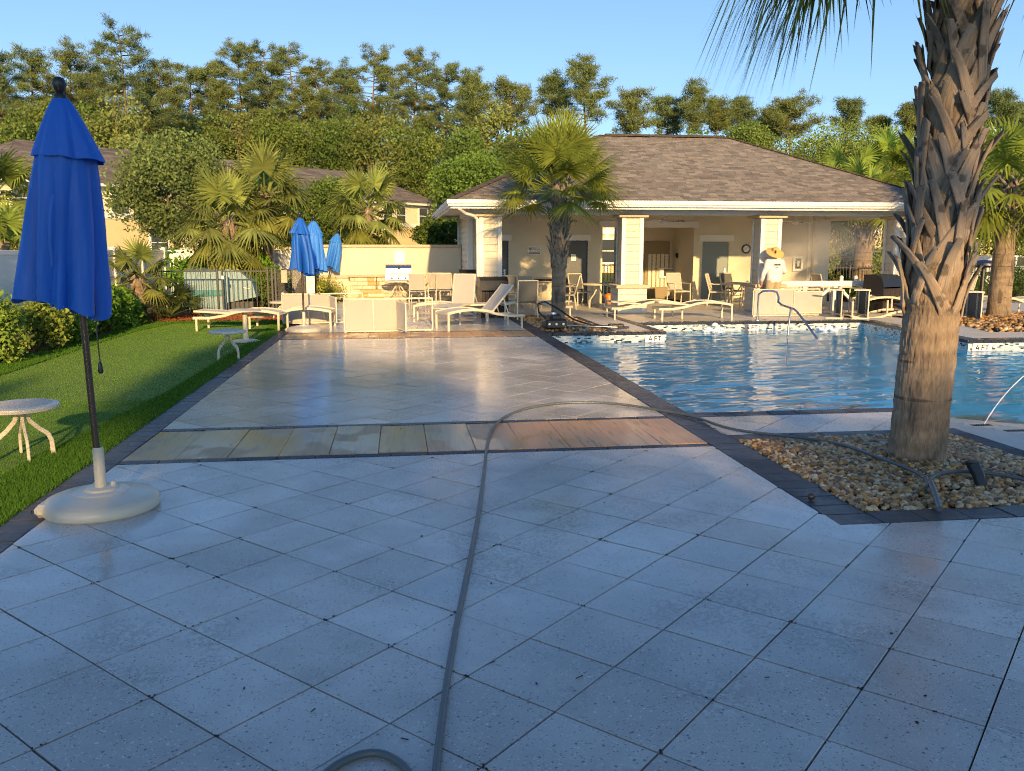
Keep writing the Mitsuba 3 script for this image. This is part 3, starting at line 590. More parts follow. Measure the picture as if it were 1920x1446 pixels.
# ================================================================ grill wall
gw = thing('garden_wall', 'cream stucco wall with tan cap running left from the pool house behind the grill', 'wall')
put(f'{gw}__panel', MB().bb((-2.62, 29.3, 0), (2.13, 29.55, 1.76)), 'stucco_mat'); put(f'{gw}__cap', MB().bb((-2.70, 29.22, 1.762), (2.12, 29.63, 1.86), 0.012), 'cap_mat')
put(f'{gw}__panel', MB().bb((-2.64, 29.24, 0.0), (-1.62, 29.298, 0.72)), 'stucco_mat'); put(f'{gw}__band', MB().bb((-2.66, 29.20, 0.722), (-1.62, 29.299, 0.84), 0.01), 'cap_mat')
ct = thing('grill_counter', 'low counter faced with pale limestone blocks under the steel grill', 'counter')
put(f'{ct}__core', MB().bb((-1.60, 28.72, 0), (1.93, 29.297, 0.80)), 'cap_mat')
put(f'{ct}__top', MB().bb((-1.66, 28.60, 0.802), (1.98, 29.298, 0.86), 0.01), 'cap_mat')
z = 0.01
for r in range(6):
    h = 0.128; x = -1.60 - 0.15 * (r % 2)
    while x < 1.93:
        w = RNG.uniform(0.22, 0.42); a, b = max(-1.6, x), min(1.93, x + w); x += w
        if b - a < 0.05: continue
        t = np.array((0.56, 0.47, 0.33)) * RNG.uniform(0.85, 1.12)
        if -0.75 - 0.18 * r * 0.3 > a > -1.35 and RNG.random() < 0.75: t = np.array((0.50, 0.30, 0.13))
        put(f'{ct}__stone', MB().bb((a + 0.005, 28.66 + RNG.uniform(-0.012, 0.012), z), (b - 0.005, 28.718, z + h - 0.009), 0.010, t), 'vc_mat', colored=True)
    z += h
g = thing('gas_grill', 'stainless steel gas grill with hinged hood built into the limestone counter', 'grill')
gp = [(-0.0, 0.80), (0.0, 1.0), (0.06, 1.14), (0.17, 1.21), (0.45, 1.20), (0.50, 0.80)]
def xprof(m, pts, y0, x0, x1, col=None):
    pg = sg.Polygon(pts); t = MB().prism(pg, 0, 1); v, f = t.mesh(); return m.add(np.c_[x0 + (x1 - x0) * v[:, 2], y0 + v[:, 0], v[:, 1]], f, col)
put(f'{g}__hood', xprof(MB(), [(0, 0.89), (0.0, 1.0), (0.03, 1.09), (0.09, 1.16), (0.18, 1.20), (0.45, 1.20), (0.5, 0.89)], 28.60, -0.42, 0.43), 'steel_mat')
put(f'{g}__control_panel', MB().bb((-0.45, 28.55, 0.64), (0.46, 28.70, 0.885), 0.01), 'steel_mat')
put(f'{g}__handle', MB().tube([(-0.36, 28.60, 0.94), (-0.36, 28.54, 0.94), (0.37, 28.54, 0.94), (0.37, 28.60, 0.94)], 0.014, 7), 'steel_mat')
put(f'{g}__gauge', MB().lathe([(0, 0.02), (0.045, 0.018), (0.045, 0)], 14, (0.02, 28.62, 1.09), rot('x', 70)), 'black_mat')
for x in (-0.22, 0.0, 0.24): put(f'{g}__knob', MB().lathe([(0, 0.045), (0.028, 0.045), (0.034, 0.0)], 12, (x, 28.549, 0.76), RY), 'fence_mat')
k = thing('hand_brush', 'long handled wire brush hanging on the limestone counter left of the grill', 'brush')
put(f'{k}__handle', MB().tube([(-0.72, 28.62, 0.80), (-0.74, 28.61, 0.62), (-0.72, 28.61, 0.52)], 0.012, 6), 'brown_mat'); put(f'{k}__head', MB().box((-0.73, 28.60, 0.47), (0.07, 0.03, 0.12), ch=0.008), 'fence_mat')
k = thing('wall_notice', 'faded white notice on the cream wall above the grill', 'sign')
put(f'{k}__plate', MB().bb((-0.12, 29.285, 1.22), (0.22, 29.298, 1.66), 0.003), 'white_mat')
# ================================================================ houses beyond
def slope_roof(key, corners, ridge, tone):
    m = MB(); a, b, c, d = corners; r0, r1 = ridge
    roof_slope(m, a, b, r1, r0, 0.3, 1.0, 0.03, tone); roof_slope(m, b, c, r1, r1, 0.3, 1.0, 0.03, tone); roof_slope(m, d, a, r0, r0, 0.3, 1.0, 0.03, tone); roof_slope(m, c, d, r0, r1, 0.6, 2.0, 0.03, tone)
    put(key, m, 'vc_mat', colored=True)
def townhouse(lab, a, b, depth, zb, ze, zr, wins, mats, lowwins=()):
    """a two storey block whose front runs from a to b; wins: window centres along the front"""
    k = thing('townhouse', lab, 'house')
    a, b = np.array(a, float), np.array(b, float); t = unit(b - a); n = np.array([t[1], -t[0]]); L = np.linalg.norm(b - a); R = np.array([[t[0], -n[0], 0], [t[1], -n[1], 0], [0, 0, 1.0]])
    P = lambda s, o, z: np.array([*(a + t * s + n * o), z])
    def bx(key, s0, s1, o0, o1, z0, z1, mt, ch=0.01): return put(key, MB().box(P((s0 + s1) / 2, (o0 + o1) / 2, (z0 + z1) / 2), (s1 - s0, abs(o1 - o0), z1 - z0), R, ch), mt)
    bx(f'{k}__wall', 0, L, -depth, 0, 0, zb, mats[0]); bx(f'{k}__wall', 0.02, L - 0.02, -depth, -0.02, zb + 0.001, ze, mats[1])
    bx(f'{k}__belt_course', -0.05, L + 0.05, 0.002, 0.10, zb - 0.12, zb + 0.22, 'white_mat'); bx(f'{k}__frieze', -0.05, L + 0.05, -0.018, 0.08, ze - 0.35, ze - 0.02, 'white_mat')
    for s in np.arange(0, L + 0.1, L / max(1, round(L / 7.0))): bx(f'{k}__corner_board', s - 0.14, s + 0.14, 0.004, 0.075, 0.1, ze - 0.36, 'white_mat')
    for s, z, w, h in wins:
        wk_ = bx(f'{k}__window', s - w / 2 - 0.14, s + w / 2 + 0.14, -0.01, 0.085, z - h / 2 - 0.14, z + h / 2 + 0.14, 'white_mat')
        bx(wk_ + '__pane', s - w / 2, s + w / 2, 0.06, 0.09, z + 0.03, z + h / 2, 'pane_mat', 0); bx(wk_ + '__pane', s - w / 2, s + w / 2, 0.06, 0.09, z - h / 2, z - 0.03, 'pane_mat', 0)
    o = 0.6
    put(f'{k}__gutter', MB().box(P(L / 2, o + 0.06, ze - 0.02), (L + 2 * o, 0.14, 0.2), R, 0.02), 'white_mat')
    put(f'{k}__soffit', MB().box(P(L / 2, -depth / 2, ze + 0.02), (L + 2 * o, depth + 2 * o, 0.05), R), 'soffit_mat')
    hl = depth / 2 + o
    slope_roof(f'{k}__roof', (P(-o, o, ze + 0.06), P(L + o, o, ze + 0.06), P(L + o, -depth - o, ze + 0.06), P(-o, -depth - o, ze + 0.06)), (P(hl - o, -depth / 2, zr), P(L - hl + o, -depth / 2, zr)), (0.135, 0.116, 0.102))
    return k
AV, BV = np.array((-26.1, 57.3)), np.array((4.2, 88.6)); LV = np.linalg.norm(BV - AV)
ws = [(s, 5.0, 1.15, 1.5) for s in (3.0, 6.4, 9.6, 12.3, 16.5, 19.5, 23, 26.0, 29.5, 32.5, 36.2, 38.0, 41.2)] + [(s, 2.2, 1.3, 1.7) for s in (3.2, 12.4, 19.6, 27, 33)]
townhouse('long two storey cream and yellow townhouse with brown roof behind the palms at left', AV, BV, 11, 3.95, 6.1, 9.3, ws, ('house_mat', 'house_top_mat'))
townhouse('pale two storey townhouse seen through the porch and right of the big trunk', (8, 62), (64, 50), 11, 2.9, 5.6, 7.2, [(s, 4.3, 1.2, 1.5) for s in np.arange(3, 56, 4.2)] + [(s, 1.6, 1.3, 1.6) for s in np.arange(3, 56, 4.2)], ('house_mat', 'house_top_mat'))
# ================================================================ plants
def frond(m, P, az, el, lp, rb, n, droop, col, wseg=0.05, fold=0.35, up_col=0.0, ragged=0.15, span=125, petw=0.016):
    """one fan leaf: an arching petiole and a folded fan of drooping segments"""
    P = np.asarray(P, float); d = np.array([math.cos(el) * math.cos(az), math.cos(el) * math.sin(az), math.sin(el)])
    ts = np.linspace(0, 1, 6); path = P + d * (ts * lp)[:, None] - np.array([0, 0, 1]) * (droop * 0.35 * lp * ts ** 2)[:, None]
    col = np.asarray(col, float)
    m.tube(path, np.linspace(petw * 1.4, petw * 0.7, 6), 4, col * 1.1 + [0.02, 0.01, 0])
    t = unit(path[-1] - path[-2]); s = np.cross(t, [0, 0, 1.0]); s = unit(s) if np.linalg.norm(s) > 0.05 else np.array([-math.sin(az), math.cos(az), 0]); N = np.cross(s, t)
    ph = np.linspace(-span, span, n) * np.pi / 180 + NP.normal(0, 0.02, n)
    L = rb * (0.72 + 0.28 * np.cos(ph * 0.8)) * NP.uniform(1 - ragged, 1.05, n)
    D_ = np.cos(ph)[:, None] * t + np.sin(ph)[:, None] * s - N * (fold * np.abs(np.sin(ph)) * 0.9)[:, None] + N * (0.10 * np.cos(ph))[:, None]
    D_ /= np.linalg.norm(D_, axis=1)[:, None]
    O = path[-1] + t * (0.22 * rb * np.cos(ph / 2))[:, None]
    S = np.array([0.0, 0.33, 0.7, 1.0]); W = np.array([0.35, 1.0, 0.55, 0.0]) * wseg / 2
    side = np.cross(D_, N); side /= np.linalg.norm(side, axis=1)[:, None] + 1e-9
    dr_ = droop * NP.uniform(0.7, 1.5, n) * L * 0.55
    C = [O + D_ * (L * q)[:, None] - np.array([0, 0, 1.0]) * (dr_ * q ** 2.4)[:, None] for q in S]
    V = np.stack([C[0] - side * W[0], C[0] + side * W[0], C[1] - side * W[1], C[1] + side * W[1], C[2] - side * W[2], C[2] + side * W[2], C[3]], 1)
    V[:, [2, 3]] += N * wseg * 0.10
    F = np.array([[0, 1, 3], [0, 3, 2], [2, 3, 5], [2, 5, 4], [4, 5, 6]])
    g = NP.uniform(0.62, 1.35, n)[:, None, None]; cc = np.broadcast_to(col, (n, 7, 3)) * g
    cc = cc.copy(); cc[:, 6] = cc[:, 6] * 0.6 + np.array([0.16, 0.12, 0.04]) * up_col
    m.add(V.reshape(-1, 3), (np.arange(n)[:, None, None] * 7 + F).reshape(-1, 3), cc.reshape(-1, 3))
    return m
def boot(c, r0, az, z, size, out, detail=True, sk=0.0):
    """a split leaf base: from one sheath two flat straps rise crosswise round the trunk, their cut ends standing off it; returns (mesh, uv: along and across)"""
    m, UV = MB(), []; n = 12 if detail else 6; tone = NP.random()
    for sgn in (-1, 1):
        w = size * NP.uniform(0.22, 0.30); turn = NP.uniform(0.55, 1.0) + sk * sgn; L = size * NP.uniform(1.05, 1.5); lift = NP.uniform(0.0, 0.022); o_ = out * NP.uniform(0.45, 1.5)
        q = np.linspace(0, 1, n); pts, wid = [], []
        for k in q:
            z_ = z + L * k; a = az + sgn * (0.10 + turn * k ** 0.95)
            r = r0(z_) + 0.004 + lift + 0.035 * size * k + o_ * k ** 2.6 - 0.05 * max(0.0, 1 - k / 0.16)
            pts.append([c[0] + r * math.cos(a), c[1] + r * math.sin(a), z_]); wid.append(w * (1.10 - 0.60 * k ** 0.8))
        pts = np.array(pts); t = np.gradient(pts, axis=0); t /= np.linalg.norm(t, axis=1)[:, None]
        rad = pts - np.array([c[0], c[1], 0]); rad[:, 2] = 0; rad /= np.linalg.norm(rad, axis=1)[:, None]
        s = np.cross(t, rad); s /= np.linalg.norm(s, axis=1)[:, None]; nn = np.cross(s, t); th = 0.006 + 0.018 * size
        av = np.linspace(-1, 1, 7) if detail else np.array([-1, 0, 1.0]); V = []; ragged = NP.normal(0, 0.022, (len(av), 1)) * (1 if detail else 0.6); roll = NP.uniform(-0.3, 0.3)
        for k in range(n):
            f = k / (n - 1)
            top = pts[k] + s[k] * (av * wid[k] / 2)[:, None] + nn[k] * ((0.55 + 0.45 * (1 - np.abs(av) ** 2.5))[:, None] * th + (av * roll * f * wid[k] * 0.5)[:, None] + NP.normal(0, 0.0012, (len(av), 1))) + t[k] * ragged * f ** 6
            V.append(np.vstack([top, pts[k] + s[k] * wid[k] * 0.46 - nn[k] * th * 0.6, pts[k] - s[k] * wid[k] * 0.46 - nn[k] * th * 0.6]))
            UV.append(np.c_[np.full(len(av) + 2, q[k]), np.r_[av, 0.9, -0.9] * 0.49 + 0.5 + math.floor(20 * tone) + sgn])
        E = len(V[0]); F = []
        for k in range(n - 1):
            for e_ in range(E): a_, b_ = E * k + e_, E * k + (e_ + 1) % E; F.append([a_, b_, b_ + E, a_ + E])
        F = np.array(F); F = np.vstack([F[:, [0, 1, 2]], F[:, [0, 2, 3]], [[E * n - E, E * n - E + i, E * n - E + i + 1] for i in range(1, E - 1)]])
        m.add(np.vstack(V), F)
    return m, np.vstack(UV)
def boot_color(pale):
    def f(p, n, uv):
        r = cell_rand(dr.floor(uv.y), 3, 5); fib = 0.6 * noise(uv.y * 16, uv.x * 3 + 9 * r, 2.0) + 0.4 * noise(uv.y * 44, uv.x * 6 + 9 * r, 5.0); blot = fbm(p.x * 14, p.y * 14, p.z * 9, 3)
        tip = smoothstep(0.45, 0.95, uv.x + 0.45 * (blot - 0.5))
        c = mix((0.18, 0.13, 0.088), (0.33, 0.262, 0.198), 0.45 * fib + 0.55 * r)
        c = mix(c, mix((0.20, 0.185, 0.17), (0.085, 0.08, 0.078), fib), tip * 0.8)
        return mix(c, (0.06, 0.05, 0.042), smoothstep(0.60, 0.72, blot) * 0.75) * (0.7 + 0.5 * fib) * pale
    return f
mat('boot_mat', mikit.proc(boot_color(1.25)), 0.85, 0.2);
def palm_color(p, n, uv):
    ring = noise(0, 0, p.z * 13 + 1.5 * noise(p.x * 3, p.y * 3, 1)); fib = fbm(p.x * 55, p.y * 55, p.z * 5.0, 3); big = fbm(p.x * 5, p.y * 5, p.z * 3.5, 3)
    c = mix((0.15, 0.105, 0.07), (0.34, 0.26, 0.18), 0.55 * fib + 0.45 * big)
    c = c * (0.78 + 0.35 * ring)
    crack = smoothstep(0.80, 0.90, noise(0, 1.5 * noise(p.x * 7, p.y * 7, p.z * 2), p.z * 24)) * smoothstep(0.40, 0.6, noise(p.x * 8, p.y * 8, p.z * 4))
    c = c * (1 - 0.5 * crack) * (0.72 + 0.56 * noise(p.x * 150, p.y * 150, p.z * 22))
    return mix(c, (0.055, 0.045, 0.038), smoothstep(0.62, 0.75, fbm(p.x * 9, p.y * 9, p.z * 1.8, 3)) * 0.7)
mat('palm_mat', mikit.proc(palm_color), 0.9, 0.15)
bumped('palm_mat', mikit.proc(lambda p, n, uv: 0.012 * fbm(p.x * 70, p.y * 70, p.z * 6, 3) + 0.008 * noise(0, 0, p.z * 14), eps=2e-3))
G0 = np.array([0.085, 0.14, 0.03])
def palm(label, x, y, ztop, r, boots, nf, lp, rb, nseg, group=None, lean=0.0, detail=True, wseg=0.05, els=(-35, 80), tone=None, flare=1.2, droop=(0.3, 0.9), dead=0, btone=(0.21, 0.16, 0.115), bsize=0.42, bout=0.11, seed=1):
    """a cabbage palm: trunk (with its boots) and fan leaves"""
    global NP
    NP = np.random.default_rng(seed)
    k = thing('palm_tree', label, 'palm tree', group)
    z0, z1, nb = boots
    rr = lambda z: r * (1 + (flare - 1) * math.exp(-z / 0.22) + 0.05 * math.sin(z * 2.1)) * (1 - 0.06 * max(0, z - 1))
    fine = lean > 0.02; zs = np.linspace(-0.1, ztop, 260 if fine else 44); n = 120 if fine else 28; a = np.arange(n) * 2 * np.pi / n; V = []
    for z in zs:
        rad = rr(z) * (1 + (0.025 if fine else 0.05) * (meshkit.noise(np.stack([np.cos(a) * 1.5, np.sin(a) * 1.5, np.full(n, z * 4)], 1), 3) - 0.5) + 0.02 * (meshkit.noise(np.stack([np.cos(a) * 9, np.sin(a) * 9, np.full(n, z * 9)], 1), 4) - 0.5)) + (0.0012 if fine else 0.006) * math.sin(z * 40) + (0.010 * (meshkit.noise(np.stack([np.cos(a) * 26, np.sin(a) * 26, np.full(n, z * 5)], 1), 6) - 0.5) + 0.010 * (meshkit.noise(np.stack([np.cos(a) * 9, np.sin(a) * 9, np.full(n, z * 26)], 1), 7) - 0.5) - 0.0035 * (abs((z * 9.5 + 0.25 * math.sin(3 * z)) % 1 - 0.5) < 0.07) if fine else 0)
        V.append(np.stack([x + lean * z + rad * np.cos(a), y + rad * np.sin(a), a * 0 + z], 1))
    i = np.arange(n); F = np.vstack([np.stack([q * n + i, q * n + (i + 1) % n, (q + 1) * n + (i + 1) % n, (q + 1) * n + i], 1) for q in range(len(zs) - 1)])
    tk = put(f'{k}__trunk', MB().add(np.vstack(V), F), 'palm_mat', smooth=True)
    for q in range(nb):
        z = z0 + (z1 - z0) * q / max(nb - 1, 1); az = q * math.radians(137.5) + NP.normal(0, 0.08)
        f = q / max(nb - 1, 1)
        mb, uv_ = boot((x + lean * z, y), lambda q_: rr(q_) if q_ < z1 else rr(z1), az, z, bsize * NP.uniform(0.8, 1.15), bout * NP.uniform(0.6, 1.4) * (1 + 0.5 * f), detail, NP.normal(0, 0.25))
        put(tk + '__boot', mb , 'boot_mat', smooth=True, uv=uv_)
    T0 = np.array([x + lean * ztop, y, ztop])
    for q in range(nf):
        f = (q + 0.5) / nf; el = math.radians(els[0] + (els[1] - els[0]) * f ** 0.85 + NP.normal(0, 6)); az = q * math.radians(137.5) + NP.normal(0, 0.15)
        c = (G0 if tone is None else np.array(tone) * [1.55, 1.4, 1.1]) * NP.uniform(0.75, 1.3); old = f < dead
        if old: c = np.array([0.17, 0.13, 0.05]) * NP.uniform(0.8, 1.2)
        elif f < 0.3: c = c * 0.85 + np.array([0.05, 0.035, 0.0])
        elif f > 0.8: c = c * 1.1 + np.array([0.015, 0.025, 0.0])
        mb = frond(MB(), T0 + [0.6 * r * math.cos(az), 0.6 * r * math.sin(az), -0.25 * (1 - f)], az, el, lp * NP.uniform(0.85, 1.15), rb * NP.uniform(0.85, 1.1), nseg, NP.uniform(*droop) * (1.2 - 0.6 * f), c, wseg, up_col=0.5, petw=0.012 if detail else 0.02)
        put(f'{k}__frond', mb, 'leaf_mat', colored=True)
    return k
# the big palm beside the camera
kp = palm('big palm with crossed split boots standing in the river stones at the right', 4.10, 6.14, 5.1, 0.196, (1.12, 4.8, 112), 30, 0.95, 0.95, 44, lean=0.03, wseg=0.04, els=(0, 78), bsize=0.40, bout=0.075, droop=(0.4, 0.9), seed=5, flare=1.16)
for az, el, lp in ((3.05, -22, 1.2), (3.6, -24, 1.15), (2.75, -20, 1.0), (3.3, -16, 1.3), (3.15, -29, 1.15), (2.9, -31, 1.05), (0.1, -15, 0.9)):
    put(f'{kp}__frond', frond(MB(), (4.20, 6.1, 5.08), az, math.radians(el), lp, 1.0, 46, 0.95, G0 * 0.9, 0.038, up_col=0.3, petw=0.013), 'leaf_mat', colored=True)
palm('sunlit round headed palm on the pool peninsula in front of the porch', 3.8, 20.05, 3.22, 0.162, (1.2, 3.05, 58), 54, 0.78, 0.90, 42, wseg=0.042, els=(-8, 84), bsize=0.34, bout=0.08, seed=8, tone=(0.140, 0.195, 0.048), droop=(0.12, 0.45), flare=1.15)
palm('palm behind the black fence at left with a skirt of hanging pale leaves', -4.75, 25.2, 2.55, 0.20, (1.3, 2.3, 16), 34, 0.72, 0.95, 30, detail=False, wseg=0.065, els=(-72, 80), bsize=0.34, seed=13, tone=(0.132, 0.171, 0.062), droop=(0.3, 0.8), dead=0.06)
palm('taller slim palm just right of the skirted palm behind the black fence', -3.85, 26.3, 3.35, 0.15, (1.9, 3.0, 12), 30, 0.7, 0.95, 30, detail=False, wseg=0.065, els=(-45, 80), bsize=0.34, seed=14, tone=(0.132, 0.171, 0.062))
palm('bushy palm behind the cream wall between the umbrellas and the pool house', -1.05, 31.2, 3.15, 0.19, (1.6, 2.9, 16), 34, 0.75, 0.95, 30, detail=False, wseg=0.07, els=(-60, 80), bsize=0.36, seed=15, tone=(0.132, 0.178, 0.062))
palm('palm at the far left edge over the white fence', -10.9, 25.0, 3.2, 0.19, (1.6, 2.9, 10), 30, 0.8, 0.95, 30, detail=False, wseg=0.07, els=(-55, 80), seed=16, tone=(0.124, 0.178, 0.054))
palm('low palm at the left edge of the picture behind the white fence', -9.6, 22.5, 1.9, 0.16, (0.9, 1.6, 6), 20, 0.5, 0.75, 28, detail=False, wseg=0.06, seed=17, tone=(0.116, 0.171, 0.046))
palm('short palm with a stout trunk standing in the hedge by the white fence', -6.08, 21.0, 1.12, 0.15, (0.35, 1.0, 10), 20, 0.42, 0.52, 28, detail=False, wseg=0.04, els=(-40, 80), bsize=0.24, bout=0.05, seed=18, tone=(0.10, 0.13, 0.045), dead=0.12)
palm('palm with a pale bare trunk standing in golden stones at the right edge', 14.72, 19.2, 3.35, 0.245, (1.9, 3.2, 34), 36, 0.8, 1.0, 32, detail=False, wseg=0.06, els=(-30, 80), bsize=0.36, bout=0.11, seed=19, tone=(0.132, 0.194, 0.046), btone=(0.30, 0.24, 0.16))
palm('sunlit palm trunk seen through the porch nearest the last column', 17.25, 30.0, 3.6, 0.34, (1.5, 3.5, 30), 28, 0.8, 1.0, 28, detail=False, wseg=0.07, seed=20, bsize=0.5, bout=0.16, tone=(0.124, 0.186, 0.046), btone=(0.36, 0.26, 0.14))
palm('dark shaded palm trunk seen through the porch left of the sunlit one', 18.15, 33.0, 4.4, 0.30, (1.4, 4.0, 26), 28, 0.9, 1.0, 28, detail=False, wseg=0.07, seed=21, bsize=0.45, tone=(0.109, 0.171, 0.046))
palm('palm whose trunk edge shows beside the porch back corner', 14.75, 28.6, 3.3, 0.26, (1.3, 3.2, 22), 24, 0.8, 0.9, 28, detail=False, wseg=0.07, seed=22, bsize=0.42, bout=0.14, tone=(0.109, 0.171, 0.046), btone=(0.34, 0.26, 0.15))
palm('tall palm crown over the right end of the pool house roof', 20.7, 34.2, 5.0, 0.22, (3, 4.8, 8), 34, 0.9, 1.1, 30, detail=False, wseg=0.075, els=(-40, 80), seed=23, tone=(0.132, 0.202, 0.046))
NP = np.random.default_rng(99)
# ---------------------------------------------------------------- leafy things
def leaves(m, c, rad, n, size, tone, var=0.3, shell=0.55, flat=0.0):
    """n leaves through an ellipsoid, more of them near its skin"""
    d = NP.normal(0, 1, (n, 3)); d /= np.linalg.norm(d, axis=1)[:, None]; r = NP.uniform(shell ** 3, 1, n) ** (1 / 3)
    p = np.asarray(c) + d * r[:, None] * np.asarray(rad)
    a = NP.normal(0, 1, (n, 3)); a /= np.linalg.norm(a, axis=1)[:, None]; b = np.cross(a, NP.normal(0, 1, (n, 3))); b /= np.linalg.norm(b, axis=1)[:, None] + 1e-9
    s = size * NP.uniform(0.6, 1.3, n)[:, None]
    V = np.stack([p - a * s * 0.5, p + b * s * 0.28, p + a * s * 0.5, p - b * s * 0.28], 1).reshape(-1, 3)
    q = np.arange(n)[:, None] * 4
    g = NP.uniform(1 - var, 1 + var, (n, 1)); col = np.repeat(np.asarray(tone) * [1.25, 1.27, 1.1] * g + NP.uniform(-0.006, 0.012, (n, 1)) * [1, 0.6, 0], 4, 0)
    m.add(V, np.vstack([q + [0, 1, 2], q + [0, 2, 3]]), np.clip(col, 0.004, 1)); return m
def broadleaf(name, label, cat, base, top, crown_w, zlow, tone, size, nclump, per, group=None, trunk=True, seed=0, openness=0.55):
    """a tree: tapered trunk with limbs, crown of separate leaf clumps"""
    global NP
    NP = np.random.default_rng(seed); k = thing(name, label, cat, group)
    x, y, z0 = base; H = top - zlow; cz = (top + zlow) / 2; m, w = MB(), MB()
    ends = []
    for q in range(nclump):
        d = unit(NP.normal(0, 1, 3)); f = NP.uniform(0.35, 1) ** 0.5; c = np.array([x, y, cz]) + d * f * np.array([crown_w / 2, crown_w / 2, H / 2]) * 0.86
        rr = NP.uniform(0.13, 0.26) * crown_w; ends.append(c)
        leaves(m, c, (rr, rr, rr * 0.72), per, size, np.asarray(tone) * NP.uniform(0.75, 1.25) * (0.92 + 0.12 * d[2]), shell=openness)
    if trunk:
        r0 = 0.035 * (top - z0) ** 0.9 * 0.6
        tp = [np.array([x, y, z0 - 0.2]), np.array([x + NP.normal(0, 0.04) * H, y, z0 + (zlow - z0) * 0.6]), np.array([x + NP.normal(0, 0.05) * H, y, cz]), np.array([x, y, top - 0.12 * H])]
        w.tube(tp, [r0, r0 * 0.8, r0 * 0.5, r0 * 0.15], 8, (0.13, 0.10, 0.075))
        for c in ends[::max(1, nclump // 10)]:
            s = tp[1] + (tp[2] - tp[1]) * NP.uniform(0, 1); w.tube([s, (s + c) / 2 + [0, 0, 0.06 * H], c], [r0 * 0.4, r0 * 0.25, r0 * 0.1], 5, (0.15, 0.12, 0.09))
        put(f'{k}__trunk', w, 'bark_mat', colored=True)
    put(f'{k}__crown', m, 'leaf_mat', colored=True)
    return k
def pine(label, x, y, top, zlow, width, group, seed):
    """a tall pine: bare trunk, upswept limbs, tufts of needles in clumps"""
    global NP
    NP = np.random.default_rng(seed); k = thing('pine_tree', label, 'pine tree', group); m, w = MB(), MB()
    lean = NP.normal(0, 0.02, 2); H = top - zlow
    tr = lambda z: np.array([x + lean[0] * z + 0.25 * math.sin(z * 0.3 + seed), y + lean[1] * z, z]); r0 = 0.26
    bark = np.array((0.17, 0.12, 0.085))
    w.tube([tr(z) for z in np.linspace(0, top - 0.6, 9)], np.linspace(r0, 0.05, 9), 7, bark)
    far = x > 10; width = width * (NP.uniform(0.85, 1.2) if far else NP.uniform(1.4, 2.1)); zlow = zlow - (0.05 if far else 0.55) * H; H = top - zlow; nb = int(18 + H * (2.2 if far else 2.6))
    for q in range(nb):
        f = (q + NP.random()) / nb; z = zlow + (H - 0.8) * f; az = q * 2.4 + NP.normal(0, 0.4)
        L = width / 2 * (0.35 + 0.85 * NP.random() ** 0.8) * (1.05 - 0.70 * f ** 2.2) * (0.55 + 0.6 * min(1, f * 2.2))
        d = np.array([math.cos(az), math.sin(az), NP.uniform(-0.05, 0.5)]); p0 = tr(z); p1 = p0 + d * L
        mid = (p0 + p1) / 2 + [0, 0, -0.08 * L]; w.tube([p0, mid, p1], [0.06, 0.04, 0.02], 4, bark * 0.9)
        for e in range(int(3 + L * 1.5)):
            c = mid + (p1 - mid) * NP.uniform(-0.1, 1.1) + NP.normal(0, 0.32, 3) * [1, 1, 0.6] + [0, 0, 0.25]
            n = 60; dd = NP.normal(0, 1, (n, 3)) + [0, 0, 0.45]; dd /= np.linalg.norm(dd, axis=1)[:, None]; s = np.cross(dd, NP.normal(0, 1, (n, 3))); s /= np.linalg.norm(s, axis=1)[:, None]
            R = NP.uniform(0.34, 0.58); base = c + NP.normal(0, 0.26, (n, 3)) * [1, 1, 0.55]; V = np.stack([base - s * 0.030, base + s * 0.030, base + dd * R], 1).reshape(-1, 3)
            g = NP.uniform(0.7, 1.3, (n, 1)); t = np.array(((0.175, 0.225, 0.080), (0.185, 0.225, 0.075), (0.150, 0.205, 0.085))[seed % 3]) * NP.uniform(0.8, 1.25); m.add(V, np.arange(3 * n).reshape(-1, 3), np.repeat(t * g, 3, 0))
    for q in range(7):
        z = NP.uniform(zlow * 0.5, zlow); az = NP.uniform(0, 6.3); p0 = tr(z); w.tube([p0, p0 + np.array([math.cos(az), math.sin(az), NP.uniform(-0.2, 0.4)]) * NP.uniform(0.5, 1.8)], [0.045, 0.015], 4, bark * 0.8)
    put(f'{k}__trunk', w, 'bark_mat', colored=True); put(f'{k}__crown', m, 'leaf_mat', colored=True)
